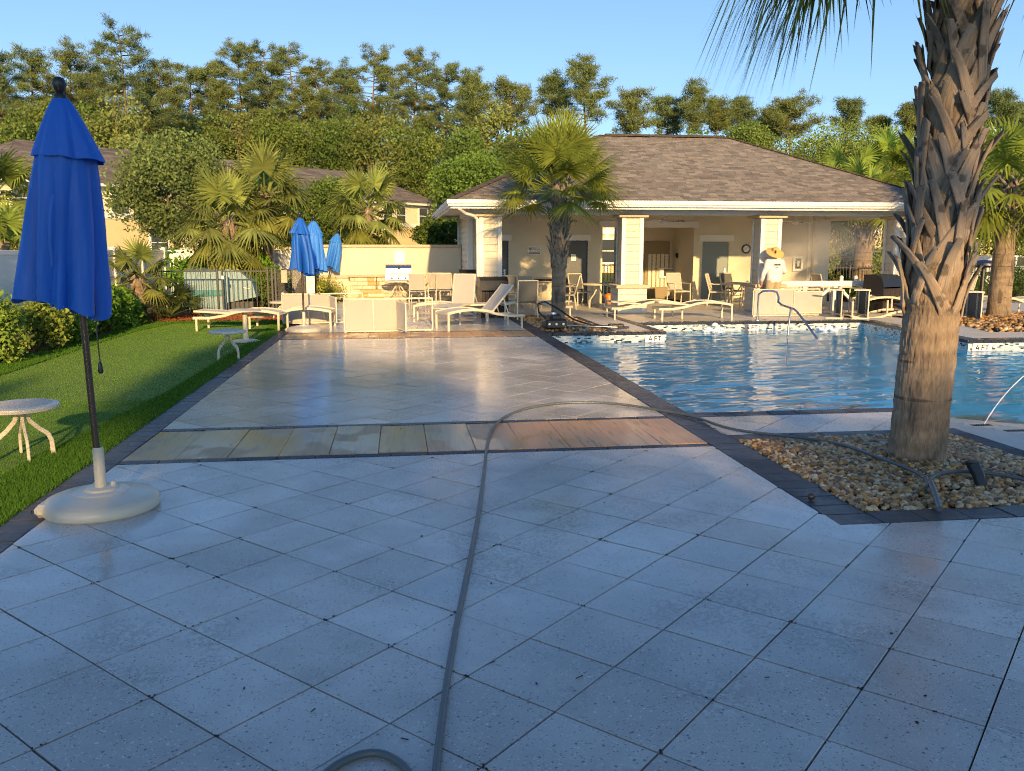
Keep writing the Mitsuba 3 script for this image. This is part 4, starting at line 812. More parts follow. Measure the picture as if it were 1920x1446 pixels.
PINES = [(-39.7, 95.4, 21.6, 14.6, 4.0), (-38.1, 98.3, 22.3, 15.6, 3.6), (-36.0, 102.4, 23.8, 17.6, 3.2), (-28.8, 99.6, 25.2, 14.8, 6.5), (-33.9, 107.1, 22.8, 17.9, 3.4), (-26.2, 104.0, 23.1, 17.3, 3.1), (-27.3, 123.1, 26.3, 18.1, 4.4), (-24.1, 122.7, 26.6, 18.1, 3.9), (-20.6, 122.6, 29.0, 16.7, 6.1), (-17.0, 122.1, 28.7, 20.2, 5.0), (-13.1, 121.6, 29.0, 18.1, 5.3), (-9.6, 120.8, 26.5, 18.1, 4.4), (-6.4, 120.3, 26.1, 18.1, 4.1), (-2.9, 120.2, 28.3, 18.8, 6.6), (1.9, 119.5, 28.2, 18.8, 6.8), (6.6, 118.5, 26.1, 18.5, 5.3), (8.0, 91.9, 20.3, 16.1, 2.9), (12.1, 91.1, 19.2, 14.5, 5.0), (16.7, 94.9, 20.9, 16.2, 2.8), (20.3, 90.5, 21.8, 15.3, 5.1), (25.3, 91.3, 18.6, 13.9, 3.7), (30.4, 95.8, 19.0, 14.6, 3.7), (31.7, 90.6, 19.5, 14.2, 3.1), (35.0, 93.1, 18.4, 14.6, 3.5), (38.7, 94.7, 18.7, 14.6, 3.7), (39.4, 89.2, 16.7, 13.4, 2.8), (41.1, 87.0, 17.6, 13.4, 5.6), (48.7, 90.2, 18.2, 14.5, 3.4), (53.9, 92.3, 16.7, 14.6, 2.7), (54.7, 87.2, 17.4, 13.9, 3.4), (63.7, 86.2, 18.5, 14.5, 4.5), (69.7, 89.4, 18.0, 14.5, 3.6)]
BROAD = [(-35.1, 86.7, 16.2, 5.4), (-33.3, 90.9, 17.9, 5.2), (-29.5, 88.1, 16.8, 4.5), (-25.0, 83.1, 14.9, 5.3), (-31.1, 115.6, 21.0, 6.0), (-27.2, 115.0, 20.7, 6.0), (-23.2, 114.6, 21.4, 6.0), (-19.9, 113.9, 20.1, 6.0), (-14.6, 113.1, 19.4, 5.4), (-10.6, 112.7, 20.1, 6.0), (-6.6, 112.3, 21.0, 6.7), (-2.7, 111.6, 19.7, 6.7), (1.3, 111.0, 19.4, 6.0), (5.3, 110.4, 19.1, 6.7), (7.0, 83.0, 15.1, 4.5), (9.7, 84.8, 15.6, 4.1), (11.9, 80.2, 14.5, 4.9), (15.0, 81.8, 14.3, 4.5), (22.5, 80.8, 14.5, 4.5), (24.8, 78.4, 14.0, 4.4), (28.5, 80.0, 14.6, 4.5), (30.4, 75.5, 13.2, 4.3), (34.1, 77.0, 13.0, 4.4), (38.0, 78.6, 13.6, 5.6), (38.9, 74.2, 12.5, 3.8), (43.4, 75.8, 13.0, 4.9), (45.6, 73.3, 12.5, 4.3), (54.6, 72.2, 13.2, 5.8), (61.0, 75.7, 14.3, 5.0)]
MIDS = [(-8.96, 36.72, 6.53, 1.45, 4.83), (-5.39, 39.06, 5.0, 1.42, 2.57), (-2.93, 39.75, 4.97, 1.65, 2.64), (3.7, 41.14, 6.38, 3.39, 3.15), (1.87, 33.72, 3.26, 1.56, 1.87), (19.78, 47.54, 8.67, 6.72, 2.73), (24.42, 44.85, 8.46, 4.79, 5.51), (25.81, 42.4, 7.13, 3.02, 3.33), (28.95, 37.69, 5.89, 0.4, 3.79), (18.17, 32.42, 2.29, -0.25, 2.57), (16.91, 31.51, 1.97, -0.19, 1.25)]
FARWOOD = [(-49.4, 116.2, 22.3, 7.0), (-45.4, 115.4, 21.0, 7.0), (-41.3, 115.2, 22.9, 7.0), (-37.3, 114.4, 21.3, 7.0), (-33.3, 113.7, 20.0, 7.0), (-34.3, 133.2, 25.9, 7.0), (-29.6, 132.2, 24.0, 7.0), (-24.8, 131.8, 25.1, 7.0), (-20.1, 131.3, 26.2, 7.0), (-15.4, 130.4, 24.3, 7.0), (-10.6, 129.9, 25.5, 7.0), (-5.9, 129.2, 24.7, 7.0), (-1.2, 128.7, 25.9, 7.0), (3.5, 127.7, 23.2, 7.0), (8.2, 127.0, 22.8, 7.0)]
def nth(k):
    w = 'first second third fourth fifth sixth seventh eighth ninth tenth eleventh twelfth thirteenth fourteenth fifteenth sixteenth seventeenth eighteenth nineteenth'.split()
    return w[k] if k < 19 else ('twentieth', 'twenty first', 'twenty second', 'twenty third', 'twenty fourth', 'twenty fifth', 'twenty sixth', 'twenty seventh', 'twenty eighth', 'twenty ninth', 'thirtieth', 'thirty first', 'thirty second')[k - 19]
PO_ = np.argsort(np.argsort([x / y for x, y, *_ in PINES])); BO_ = np.argsort(np.argsort([x / y for x, y, *_ in BROAD]))
for q, (x, y, t, b, wd) in enumerate(PINES):
    lab = {3: 'tallest pine on the skyline, above and right of the near blue umbrella', 17: 'broad round topped pine behind the middle palm', 19: 'flat topped open pine above the pool house ridge', 15: 'spreading pine at the right end of the left hand pine row', 30: 'pine showing right of the big trunk'}.get(q, 'tall pine, %s from the left in the row on the skyline' % nth(PO_[q]))
    pine(lab, x, y, t, b, wd, 'pines along the skyline', 200 + q)
for q, (x, y, t, wd) in enumerate(BROAD):
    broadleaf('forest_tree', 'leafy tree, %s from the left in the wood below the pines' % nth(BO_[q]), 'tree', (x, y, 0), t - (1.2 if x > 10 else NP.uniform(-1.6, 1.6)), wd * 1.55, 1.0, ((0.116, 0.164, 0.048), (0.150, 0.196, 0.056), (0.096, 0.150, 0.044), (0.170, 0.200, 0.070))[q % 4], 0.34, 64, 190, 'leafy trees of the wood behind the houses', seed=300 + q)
for q, (x, y, t, wd) in enumerate(FARWOOD):
    broadleaf('far_tree', 'dark tree, %s from the left, behind the pine trunks' % nth(q), 'tree', (x, y, 0), t, wd * 1.25, 4.0, ((0.110, 0.155, 0.050), (0.135, 0.175, 0.052))[q % 2], 0.42, 50, 150, 'dark trees behind the pines', seed=600 + q)
for q, ((x, y, t, b, wd), lab) in enumerate(zip(MIDS, ('grey green oak in front of the townhouse beside the near umbrella', 'dark oak between the left palms and the umbrellas', 'dark leafy tree behind the bushy palm', 'bright green oak behind the left end of the pool house roof', 'low dark tree over the end of the cream wall', 'small bushy tree over the pool house ridge end', 'yellow green bushy tree over the right slope of the pool house roof', 'bushy tree behind the palm crown at right', 'tree behind the right edge palm', 'leafy tree seen through the porch', 'thin sapling seen through the porch'))):
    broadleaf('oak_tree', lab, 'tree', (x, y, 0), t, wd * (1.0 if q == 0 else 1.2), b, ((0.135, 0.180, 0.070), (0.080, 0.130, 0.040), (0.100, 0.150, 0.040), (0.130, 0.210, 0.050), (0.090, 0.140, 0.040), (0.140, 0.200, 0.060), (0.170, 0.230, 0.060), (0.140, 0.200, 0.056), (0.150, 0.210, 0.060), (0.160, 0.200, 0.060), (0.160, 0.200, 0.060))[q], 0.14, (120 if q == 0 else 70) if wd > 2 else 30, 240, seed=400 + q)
def shrub(label, x, y, h, w, tone, size, n, name='shrub', long=False, seed=0):
    global NP
    NP = np.random.default_rng(seed); k = thing(name, label, 'shrub'); m, s = MB(), MB()
    for q in range(n):
        d = unit(NP.normal(0, 1, 3) + [0, 0, 0.4]); c = np.array([x, y, 0.5 * h]) + d * np.array([w / 2, w / 2, h / 2]) * NP.uniform(0.4, 0.85); r = 0.17 * (w + h) * NP.uniform(0.6, 1.1)
        leaves(m, c, (r, r, r), 90, size, np.array(tone) * NP.uniform(0.75, 1.3), shell=0.3)
        s.tube([(x + NP.normal(0, 0.04), y + NP.normal(0, 0.04), -0.02), (np.array([x, y, 0.1]) + c) / 2, c], [0.014, 0.010, 0.004], 4, (0.12, 0.09, 0.06))
    put(f'{k}__stem', s, 'bark_mat', colored=True); put(f'{k}__foliage', m, 'leaf_mat', colored=True)
shrub('yellow green feathery shrub under the near umbrella canopy', -6.05, 13.6, 0.95, 0.95, (0.15, 0.217, 0.045), 0.085, 34, seed=1)
shrub('yellow green feathery shrub at the left edge of the picture', -6.25, 11.9, 0.78, 0.75, (0.14, 0.210, 0.045), 0.085, 24, seed=2)
shrub('yellow shrub right of the feathery one, against the hedge', -6.0, 15.2, 0.9, 0.85, (0.165, 0.203, 0.045), 0.09, 24, seed=3)
for q, (y, h) in enumerate(((16.4, 0.95), (17.3, 1.0), (18.2, 0.98), (19.1, 0.9), (19.9, 0.7))):
    shrub(('broad leaved hedge plant next to the yellow shrubs', 'second broad leaved hedge plant behind the umbrella pole', 'broad leaved hedge plant in the middle of the hedge', 'fourth broad leaved hedge plant, before the short palm', 'smallest hedge plant, under the short palm')[q], -6.15, y, h, 0.95, (0.112, 0.203, 0.033), 0.10, 26, 'hedge_shrub', seed=10 + q)
shrub('lush bright shrub behind the black fence, left of the skirted palm trunk', -5.9, 26.0, 1.6, 1.5, (0.105, 0.225, 0.030), 0.16, 24, seed=21)
shrub('lush bright shrub behind the black fence, between the two left palms', -4.0, 25.4, 1.55, 1.0, (0.128, 0.247, 0.033), 0.16, 22, seed=22)
shrub('climbing shrub behind the fence pickets right of the pale blue cabinet', -3.55, 25.1, 1.25, 0.95, (0.112, 0.150, 0.045), 0.075, 30, seed=23)
shrub('small yellow shrub at the foot of the cream wall behind the umbrellas', -2.35, 27.9, 0.72, 1.15, (0.225, 0.240, 0.053), 0.07, 26, seed=24)
shrub('dark hedge along the black fence right of the big trunk', 20.0, 28.2, 0.95, 2.2, (0.053, 0.090, 0.027), 0.08, 40, seed=25)
shrub('dark hedge plant along the black fence at the right edge', 22.4, 28.4, 0.95, 2.4, (0.053, 0.090, 0.027), 0.08, 40, seed=26)
shrub('grassy shrub with reddish tops seen under the porch railing', 14.6, 26.2, 0.62, 0.8, (0.150, 0.188, 0.030), 0.16, 22, seed=27)
# a ground palm: long arching leaflets from one crown
NP = np.random.default_rng(5)
k = thing('ground_palm', 'trunkless palm with arching feather leaves beside the black fence', 'palm')
for q in range(26):
    az = q * 2.4; el = math.radians(NP.uniform(15, 75)); put(f'{k}__frond', frond(MB(), (-5.45, 21.2, 0.12), az, el, 0.55, 0.55, 26, 0.5, np.array([0.10, 0.135, 0.04]) * NP.uniform(0.8, 1.25), 0.035, span=80, up_col=0.8), 'leaf_mat', colored=True)
# ================================================================ behind the camera: the trees whose shade lies over the near deck
def shade_tree(label, x, y, h, cw, zl, n, per, seed, size=0.16):
    return broadleaf('shade_tree', label, 'tree', (x, y, 0), h, cw, zl, (0.05, 0.08, 0.02), size, n, per, None, seed=seed, openness=0.2)
shade_tree('broad oak behind the camera', 0.0, -12.5, 6.9, 3.3, 2.3, 70, 420, 501)
shade_tree('oak behind the camera to the right', 5.2, -13.0, 5.0, 6.2, 2.2, 95, 420, 502)
shade_tree('oak behind the camera at the far right', 10.5, -13.0, 5.3, 6.0, 2.2, 70, 380, 503)
shade_tree('young oak behind the camera between the larger ones', 2.1, -12.8, 5.1, 3.0, 2.4, 46, 380, 505)
palm('palm behind the camera whose crown dapples the near umbrella', -1.5, -13.4, 7.0, 0.2, (5, 6.6, 6), 50, 0.45, 0.75, 30, detail=False, wseg=0.085, els=(-40, 80), seed=41)
palm('palm behind the camera whose crown dapples the big trunk', 4.2, -13.4, 8.0, 0.2, (5, 7.2, 6), 26, 0.6, 0.8, 26, detail=False, wseg=0.05, els=(-40, 80), seed=42)
palm('slim palm behind the camera whose crown throws a band of shade on the turf', -4.3, -14.5, 5.9, 0.15, (3.5, 5.2, 6), 18, 0.45, 0.7, 26, detail=False, wseg=0.06, els=(-30, 80), seed=45)
# ================================================================ furniture and other things
NP = np.random.default_rng(77)
def at(x, y, z=0, rz=0, R=None): return M4(rot('z', rz) @ (np.eye(3) if R is None else R), (x, y, z))
# ---- sun loungers: two bent side rails, sling seat, hinged back, four legs
LL, LW = 1.88, 0.66
def rail_z(x): return 0.36 + 0.075 * math.sin(min(x, 1.15) / 1.15 * math.pi) - 0.085 * float(np.clip((x - 1.0) / 0.5, 0, 1)) ** 1.0
def lounger(theta, sling='sling_mat'):
    fr, seat = MB(), MB(); xs = np.linspace(0.03, LL - 0.03, 17)
    for sy in (-1, 1):
        P = [np.array([x, sy * LW / 2, rail_z(x)]) for x in xs]
        for a, b in zip(P[:-1], P[1:]): fr.beam(a, b + (b - a) * 0.06, 0.032, 0.055, 0.004)
    for x in (0.03, 0.62, 1.1, LL - 0.03): fr.beam((x, -LW / 2 + 0.017, rail_z(x) - 0.012), (x, LW / 2 - 0.017, rail_z(x) - 0.012), 0.028, 0.028, 0.004)
    n = 10
    def cloth(m, x0, x1, sag, off=0.006):
        q = np.linspace(x0, x1, n); w = np.linspace(-1, 1, 5); V = [[x, y * (LW / 2 - 0.022), rail_z(x) + off - sag * (1 - y * y) * math.sin(math.pi * (x - x0) / (x1 - x0))] for x in q for y in w]
        k = np.arange(n * 5).reshape(n, 5); F = np.stack([k[:-1, :-1], k[1:, :-1], k[1:, 1:], k[:-1, 1:]], -1).reshape(-1, 4); V = np.array(V)
        return m.add(V, F).add(V - [0, 0, 0.004], F[:, ::-1])
    cloth(seat, 0.05, 0.605, 0.022); cloth(seat, 0.635, 1.1, 0.022)
    parts = [('frame', fr, 'frame_mat', False, False), ('seat_sling', seat, sling, True, False)]
    for x in (0.05, LL - 0.10):
        for sy in (-1, 1): parts.append(('leg', MB().bb((x - 0.022, sy * (LW / 2 + 0.018) - 0.016, 0), (x + 0.022, sy * (LW / 2 + 0.018) + 0.016, rail_z(x) + 0.02), 0.004), 'frame_mat', False, False))
    c, s = math.cos(math.radians(theta)), math.sin(math.radians(theta)); h = np.array([1.10, 0, rail_z(1.1) + 0.02]); R = np.array([[c, 0, -s], [0, 1, 0], [s, 0, c]])
    bk, bs = MB(), MB(); L = 0.76; W = LW / 2 - 0.055
    for sy in (-1, 1): bk.beam(h + R @ [0, sy * W, 0], h + R @ [L, sy * W, 0], 0.026, 0.04, 0.004)
    bk.beam(h + R @ [L - 0.015, -W + 0.014, 0], h + R @ [L - 0.015, W - 0.014, 0], 0.026, 0.036, 0.004); bk.beam(h + R @ [0.02, -W + 0.014, 0], h + R @ [0.02, W - 0.014, 0], 0.026, 0.026, 0.004)
    u_, w_ = np.meshgrid(np.linspace(0.02, L - 0.02, 8), np.linspace(-1, 1, 5), indexing='ij'); V = np.stack([u_, w_ * (W - 0.012), 0.014 - 0.02 * (1 - w_ ** 2) * np.sin(np.pi * u_ / L)], -1).reshape(-1, 3) @ R.T + h
    k = np.arange(40).reshape(8, 5); F = np.stack([k[:-1, :-1], k[1:, :-1], k[1:, 1:], k[:-1, 1:]], -1).reshape(-1, 4); bs.add(V, F).add(V - R @ [0, 0, 0.004], F[:, ::-1])
    parts += [('backrest', bk, 'frame_mat', False, False), ('backrest__sling', bs, sling, True, False)]
    if theta > 15:
        for sy in (-1, 1): parts.append(('prop', MB().beam(h + R @ [0.40, sy * (W - 0.03), -0.02], (1.52, sy * (W - 0.03), rail_z(1.52)), 0.02, 0.02, 0.003), 'frame_mat', False, False))
    return proto(parts)
FLAT, UP, HIGH, FLATG = lounger(3), lounger(48), lounger(78), lounger(5, 'dark_sling_mat')
def set_lounger(pr, tw, label):
    return place(thing('sun_lounger', label, 'sun lounger', 'sling sun loungers round the pool'), pr, tw)
C = lambda tw: tw @ M4(t=(-LL / 2, 0, 0))
TIP = lambda x, y, rz, pr, lab: set_lounger(pr, C(at(x, y, LW / 2 + 0.035, rz, rot('x', 90))) @ M4(t=(0, 0, -0.2)), lab)
set_lounger(UP, at(0.86, 18.05, 0, 19), 'sun lounger with its back raised at the pool corner of the wet deck')
TIP(-0.22, 17.9, 2, HIGH, 'sun lounger tipped on its side with sling facing out, left of the upright one')
TIP(-1.75, 20.1, 3, HIGH, 'second sun lounger tipped on its side, just right of the umbrella bases')
set_lounger(HIGH, at(1.05, 19.55, 0, 64), 'sun lounger with a tall upright back panel in front of the black cabinets')
set_lounger(FLAT, at(0.35, 20.6, 0, -8), 'flat sun lounger behind the tipped lounger, in bluish shade')
set_lounger(FLAT, at(2.45, 20.9, 0, 12), 'flat sun lounger left of the dark sling chair')
set_lounger(FLATG, C(at(6.05, 20.55, 0, 182)), 'flat sun lounger by the pool left of the second porch column foot')
set_lounger(FLATG, C(at(7.15, 20.1, 0, 178)), 'flat sun lounger by the pool nearest the lounger tipped beside the person')
TIP(9.85, 20.75, 0, FLAT, 'sun lounger tipped on its side in front of the person in the straw hat')
TIP(11.05, 20.6, 68, FLATG, 'tipped grey sling lounger seen end on, right of the pool handrail')
TIP(11.6, 20.45, 72, FLATG, 'second tipped grey sling lounger seen end on, before the white railing')
set_lounger(FLAT, C(at(12.05, 20.3, 0.42, 8, rot('x', 180))), 'sun lounger lying upside down with its legs up below the railing')
set_lounger(FLAT, C(at(13.35, 20.1, 0.42, 12, rot('x', 180))), 'sun lounger lying upside down in front of the right black cabinet')
set_lounger(FLAT, C(at(13.1, 21.3, 0.02, 5)), 'flat sun lounger between the white railing and the upside down ones')
TIP(13.75, 19.2, 70, FLATG, 'tipped grey sling lounger just right of the big trunk')
set_lounger(FLAT, C(at(16.2, 20.9, 0, 8)), 'flat sun lounger right of the pale palm trunk at the right edge')
set_lounger(FLAT, C(at(-3.35, 18.7, 0, 172)), 'flat sun lounger on the turf beside the tall pedestal table')
set_lounger(FLAT, C(at(-2.35, 19.15, 0, 176)), 'flat sun lounger behind the umbrella base at the turf edge')
# ---- chairs
def chair(sling):
    pts = [('seat', MB().box((0, 0.02, 0.42), (0.46, 0.46, 0.014), rot('x', -4), 0.005), sling, False, False)]
    Rb = rot('x', -16); hb = np.array([0, 0.25, 0.42])
    pts.append(('backrest', MB().box(hb + Rb @ [0, 0.0, 0.29], (0.45, 0.012, 0.52), Rb, 0.004), sling, False, False))
    f = MB()
    for sx in (-1, 1): f.beam(hb + [sx * 0.24, 0, 0], hb + Rb @ [sx * 0.24, 0, 0.56], 0.028, 0.034, 0.004); f.beam((sx * 0.24, -0.23, 0.405), (sx * 0.24, 0.26, 0.42), 0.028, 0.04, 0.004)
    f.beam(hb + Rb @ [-0.24, 0, 0.56], hb + Rb @ [0.24, 0, 0.56], 0.028, 0.03, 0.004); f.beam((-0.24, -0.23, 0.405), (0.24, -0.23, 0.405), 0.026, 0.03, 0.004)
    pts.append(('frame', f, 'frame_mat', False, False))
    for sx in (-1, 1):
        pts.append(('leg', MB().beam((sx * 0.27, -0.25, 0), (sx * 0.27, -0.22, 0.63), 0.03, 0.034, 0.004), 'frame_mat', False, False))
        pts.append(('leg', MB().beam((sx * 0.25, 0.32, 0), (sx * 0.245, 0.25, 0.42), 0.03, 0.034, 0.004), 'frame_mat', False, False))
        pts.append(('armrest', MB().beam((sx * 0.27, -0.25, 0.645), (sx * 0.26, 0.33, 0.66), 0.045, 0.022, 0.006), 'frame_mat', False, False))
    return proto(pts)
CH, CHD = chair('sling_mat'), chair('dark_sling_mat')
for x, y, rz, pr, lab in ((0.62, 26.9, 170, CH, 'sling armchair right of the round table below the grill'), (0.98, 27.5, 200, CH, 'sling armchair behind the first one, right of the grill'), (1.45, 27.4, 175, CH, 'sling armchair nearest the end of the limestone counter'),
                          (3.05, 24.6, 195, CH, 'sling armchair right of the large black cabinet'), (3.75, 24.3, 150, CH, 'sling armchair under the stacked table tops'), (3.12, 20.75, 178, CHD, 'dark sling armchair with its back to the pool beside the middle palm'),
                          (4.75, 24.0, 260, CH, 'armchair seen side on, just right of the middle palm trunk'), (5.55, 25.6, 20, CHD, 'grey armchair in front of the grey restroom door'), (8.7, 25.7, 10, CH, 'reclined tan sling chair before the breezeway'),
                          (9.75, 25.0, 60, CH, 'sling armchair in front of the pale door'), (10.45, 25.6, 20, CHD, 'dark sling armchair behind the porch table'), (11.0, 25.1, -70, CH, 'sling armchair right of the porch table, beside the person'),
                          (14.6, 22.4, 160, CH, 'sling armchair behind the tipped lounger right of the big trunk'), (16.0, 22.6, 190, CH, 'sling armchair with high back at the right edge'), (13.0, 24.6, 100, CH, 'armchair behind the white railing')):
    place(thing('sling_chair', lab, 'chair', 'sling armchairs on the porch and deck'), pr, at(x, y, 0, rz))
# ---- tables
def table(r, h, nl, splay):
    top = MB().lathe([(0, h), (r * 0.55, h + 0.001), (r - 0.03, h), (r, h - 0.008), (r + 0.004, h - 0.02), (r, h - 0.04), (r - 0.012, h - 0.045), (0, h - 0.03)], 36)
    parts = [('tabletop', top, 'frame_mat', 40, False), ('hub', MB().lathe([(0.05, h - 0.05), (0.035, h - 0.10), (0.0, h - 0.11)], 12), 'frame_mat', 40, False)]
    inset = MB().lathe([(0, h + 0.004), (r * 0.80, h + 0.004), (r * 0.83, h + 0.0005)], 36); parts.append(('tabletop__inset', inset, 'sling_mat', False, False))
    for q in range(nl):
        R = rot('z', 360 / nl * q + 20); p = [np.array(t) for t in ((0.03, 0, h - 0.06), (0.05, 0, h - 0.14), (splay * 0.55, 0, h * 0.52), (splay * 0.86, 0, h * 0.40), (splay * 0.98, 0, h * 0.26), (splay, 0, 0.0))]
        m = MB()
        for a, b in zip(p[:-1], p[1:]): m.beam(R @ a, R @ (b + (b - a) * 0.04), 0.035, 0.022, 0.004, up=R @ np.array([0, 1.0, 0.01]))
        parts.append(('leg', m, 'frame_mat', False, False))
    return proto(parts)
SIDE, DINE = table(0.285, 0.45, 4, 0.21), table(0.52, 0.71, 4, 0.36)
for pr, x, y, z, rz, lab in ((SIDE, -3.10, 7.30, 0, 10, 'low round side table on the turf at the left edge'), (SIDE, -2.68, 13.7, 0, 35, 'low grey round side table on the turf near the deck edge'), (SIDE, -2.85, 21.3, 0.0, 60, 'round side table in front of the fence post beside the umbrellas'),
                             (DINE, -0.02, 27.8, 0, 0, 'round table below the grill beside the armchairs'), (DINE, 4.0, 25.5, 0, 30, 'round porch table behind the middle palm carrying stacked table tops'), (DINE, 5.85, 24.6, 0, 15, 'round porch table left of the second column'), (DINE, 10.3, 24.6, 0, 40, 'round porch table between the pale door and the person')):
    place(thing('round_table', lab, 'table'), pr, at(x, y, z, rz))
k = thing('pedestal_table', 'tall round pedestal table on the turf in front of the flat lounger', 'table')
put(f'{k}__tabletop', MB().lathe([(0, 0.60), (0.27, 0.60), (0.30, 0.585), (0.30, 0.565), (0, 0.56)], 32, (-2.86, 16.3, 0)), 'frame_mat', smooth=40)
put(f'{k}__column', MB().lathe([(0.06, 0.03), (0.045, 0.15), (0.04, 0.56)], 14, (-2.86, 16.3, 0)), 'frame_mat', smooth=40); put(f'{k}__base', MB().lathe([(0, 0.035), (0.2, 0.03), (0.26, 0.012), (0.26, 0)], 28, (-2.86, 16.3, 0)), 'frame_mat', smooth=40)
for x, z in ((3.55, 0.72), (4.35, 0.72)):
    k = thing('stacked_table_top', 'loose round table top stacked %s on the porch table' % ('at the left' if x < 4 else 'at the right'), 'table top'); put(f'{k}__disc', MB().lathe([(0, z + 0.14), (0.30, z + 0.14), (0.33, z + 0.12), (0.33, z + 0.02), (0.30, z), (0, z)], 28, (x, 25.4, 0.0)), 'frame_mat', smooth=40); put(f'{k}__rim', MB().lathe([(0.335, z + 0.115), (0.345, z + 0.10), (0.345, z + 0.06), (0.335, z + 0.045)], 28, (x, 25.4, 0)), 'brown_mat')
# ---- closed umbrellas
def canopy(m, prof, folds, seed, depth, hem=0.0, n=200, skew=(0, 0)):
    """gathered cloth: broad panels between sharp creases that wander as they fall"""
    r_ = np.random.default_rng(seed); a = np.arange(n) * 2 * np.pi / n; V = []
    ca = np.arange(folds) * 2 * np.pi / folds + r_.uniform(-0.30, 0.30, folds); cs = r_.uniform(0.07, 0.22, folds); cd = r_.uniform(0.5, 1.25, folds) * depth; cw = r_.uniform(-0.28, 0.28, folds); cp = r_.uniform(0, 6.3, folds); ph = r_.uniform(0, 6.3, 3)
    for r, z in prof:
        f = float(np.clip((prof[0][1] - z) / max(prof[0][1] - prof[-1][1], 1e-6), 0, 1)); rad = np.ones(n)
        for q in range(folds):
            d = (a - ca[q] - cw[q] * f - 0.05 * np.sin(5 * z + cp[q]) + np.pi) % (2 * np.pi) - np.pi
            rad = rad - cd[q] * f ** 0.7 * np.exp(-np.abs(d / (cs[q] * (1 + 0.5 * f))) ** 1.3)
        P = np.stack([np.cos(a) * 2.5, np.sin(a) * 2.5, np.full(n, z * 3.5)], -1)
        rad = r * (rad + 0.10 * f * np.sin(a + ph[0]) + 0.05 * np.sin(2 * a + ph[1] + z) + 0.07 * f * (meshkit.noise(P, seed) - 0.5) + 0.035 * (meshkit.noise(P * [3, 3, 1.2], seed + 1) - 0.5))
        V.append(np.stack([rad * np.cos(a) + skew[0] * f, rad * np.sin(a) + skew[1] * f, z + 0 * a - hem * f ** 3 * np.cos(a - 0.5) + 0.5 * hem * f ** 3 * np.sin(folds * a + ph[2]) * 0.4], 1))
    i = np.arange(n); F = np.vstack([np.stack([q * n + i, (q + 1) * n + i, (q + 1) * n + (i + 1) % n, q * n + (i + 1) % n], 1) for q in range(len(prof) - 1)])
    V = np.vstack(V); m.add(V, F); m.add(V * [0.985, 0.985, 1], F[:, ::-1]); return m
def umbrella(name, label, x, y, h, z0, r, mt, seed, tilt=(0, 0), spin=0, base=True, rb=0.36, skew=(0.02, 0)):
    k = thing(name, label, 'umbrella', None); tw = M4(rot('z', spin) @ rot('y', tilt[0]) @ rot('x', tilt[1]), (x, y, 0.0))
    P = lambda key, mb, m_, **kw: put(f'{k}__{key}', mb, m_, m4=tw, **kw)
    P('pole', MB().tube([(0, 0, 0.09 if base else 0.0), (0, 0, h * 0.5), (0, 0, h - 0.06)], 0.0215, 12), 'pole_mat', smooth=40)
    P('finial', MB().lathe([(0.0, h + 0.05), (0.028, h + 0.04), (0.044, h + 0.005), (0.030, h - 0.035), (0.020, h - 0.05), (0.036, h - 0.06), (0.040, h - 0.085), (0.022, h - 0.09)], 18), 'black_mat', smooth=50)
    ht_ = h - 0.085; cv = h - 0.085 - 0.135 * h; s = np.linspace(0, 1, 16)
    P('vent_flap', canopy(MB(), [(0.045 + (r * 0.70 - 0.045) * q ** 0.85, ht_ - (ht_ - cv) * q) for q in s], 8 if rb > 0.3 and h > 2.6 else 11, seed + 3, 0.26, 0.02), mt, smooth=True)
    s = np.linspace(0, 1, 26)
    P('canopy', canopy(MB(), [(r * (0.52 + 0.48 * q ** 0.85), cv + 0.06 - (cv + 0.07 - z0) * q) for q in s], 8 if h > 2.6 else 13, seed, 0.60, 0.07, skew=skew), mt, smooth=True)
    for q in range(8):
        a = q * math.pi / 4; P('rib', MB().tube([(0.03 * math.cos(a), 0.03 * math.sin(a), cv), (r * 0.22 * math.cos(a) + skew[0], r * 0.22 * math.sin(a) + skew[1], z0 + 0.06)], 0.007, 5), 'pole_mat')
    if base:
        B = M4(rot('z', spin), (x, y, 0)); b = f'{k}__base'
        put(b, MB().lathe([(0, 0.150), (0.085, 0.150), (0.10, 0.143), (0.105, 0.132), (0.17, 0.128), (0.183, 0.117), (rb - 0.07, 0.102), (rb - 0.025, 0.085), (rb - 0.006, 0.062), (rb, 0.035), (rb - 0.004, 0.012), (rb - 0.016, 0.0)], 48), 'plastic_mat', smooth=35, m4=B)
        put(b + '__sleeve', MB().lathe([(0.036, 0.10), (0.034, 0.40), (0.030, 0.415), (0.024, 0.416)], 18), 'plastic_mat', smooth=40, m4=B)
        put(b + '__wheel_housing', MB().box((-rb + 0.075, -0.06, 0.042), (0.15, 0.27, 0.088), rot('z', 0), ch=0.03), 'plastic_mat', m4=B); put(b + '__knob', MB().lathe([(0, 0.178), (0.016, 0.172), (0.018, 0.148)], 10, (0.07, 0.03, 0)), 'plastic_mat', m4=B)
        for q in (-0.1, 0.1): put(b + '__screw', MB().lathe([(0, 0.006), (0.010, 0.004), (0.011, 0)], 8, (-rb - 0.015, q - 0.06, 0.04), rot('y', -90)), 'fence_mat', m4=B)
    return k
k = umbrella('closed_umbrella', 'large closed dark blue umbrella standing on a cream base at the left foreground', -1.985, 5.74, 2.70, 1.33, 0.30, 'blue_mat', 3, (-1.2, 0), 0, skew=(-0.10, 0.02))
put(f'{k}__tie_strap', MB().tube([(-2.02, 5.44, 2.02), (-2.04, 5.428, 1.9), (-2.05, 5.42, 1.72), (-2.045, 5.415, 1.60)], [0.012, 0.014, 0.013, 0.010], 6), 'blue_mat', smooth=True)
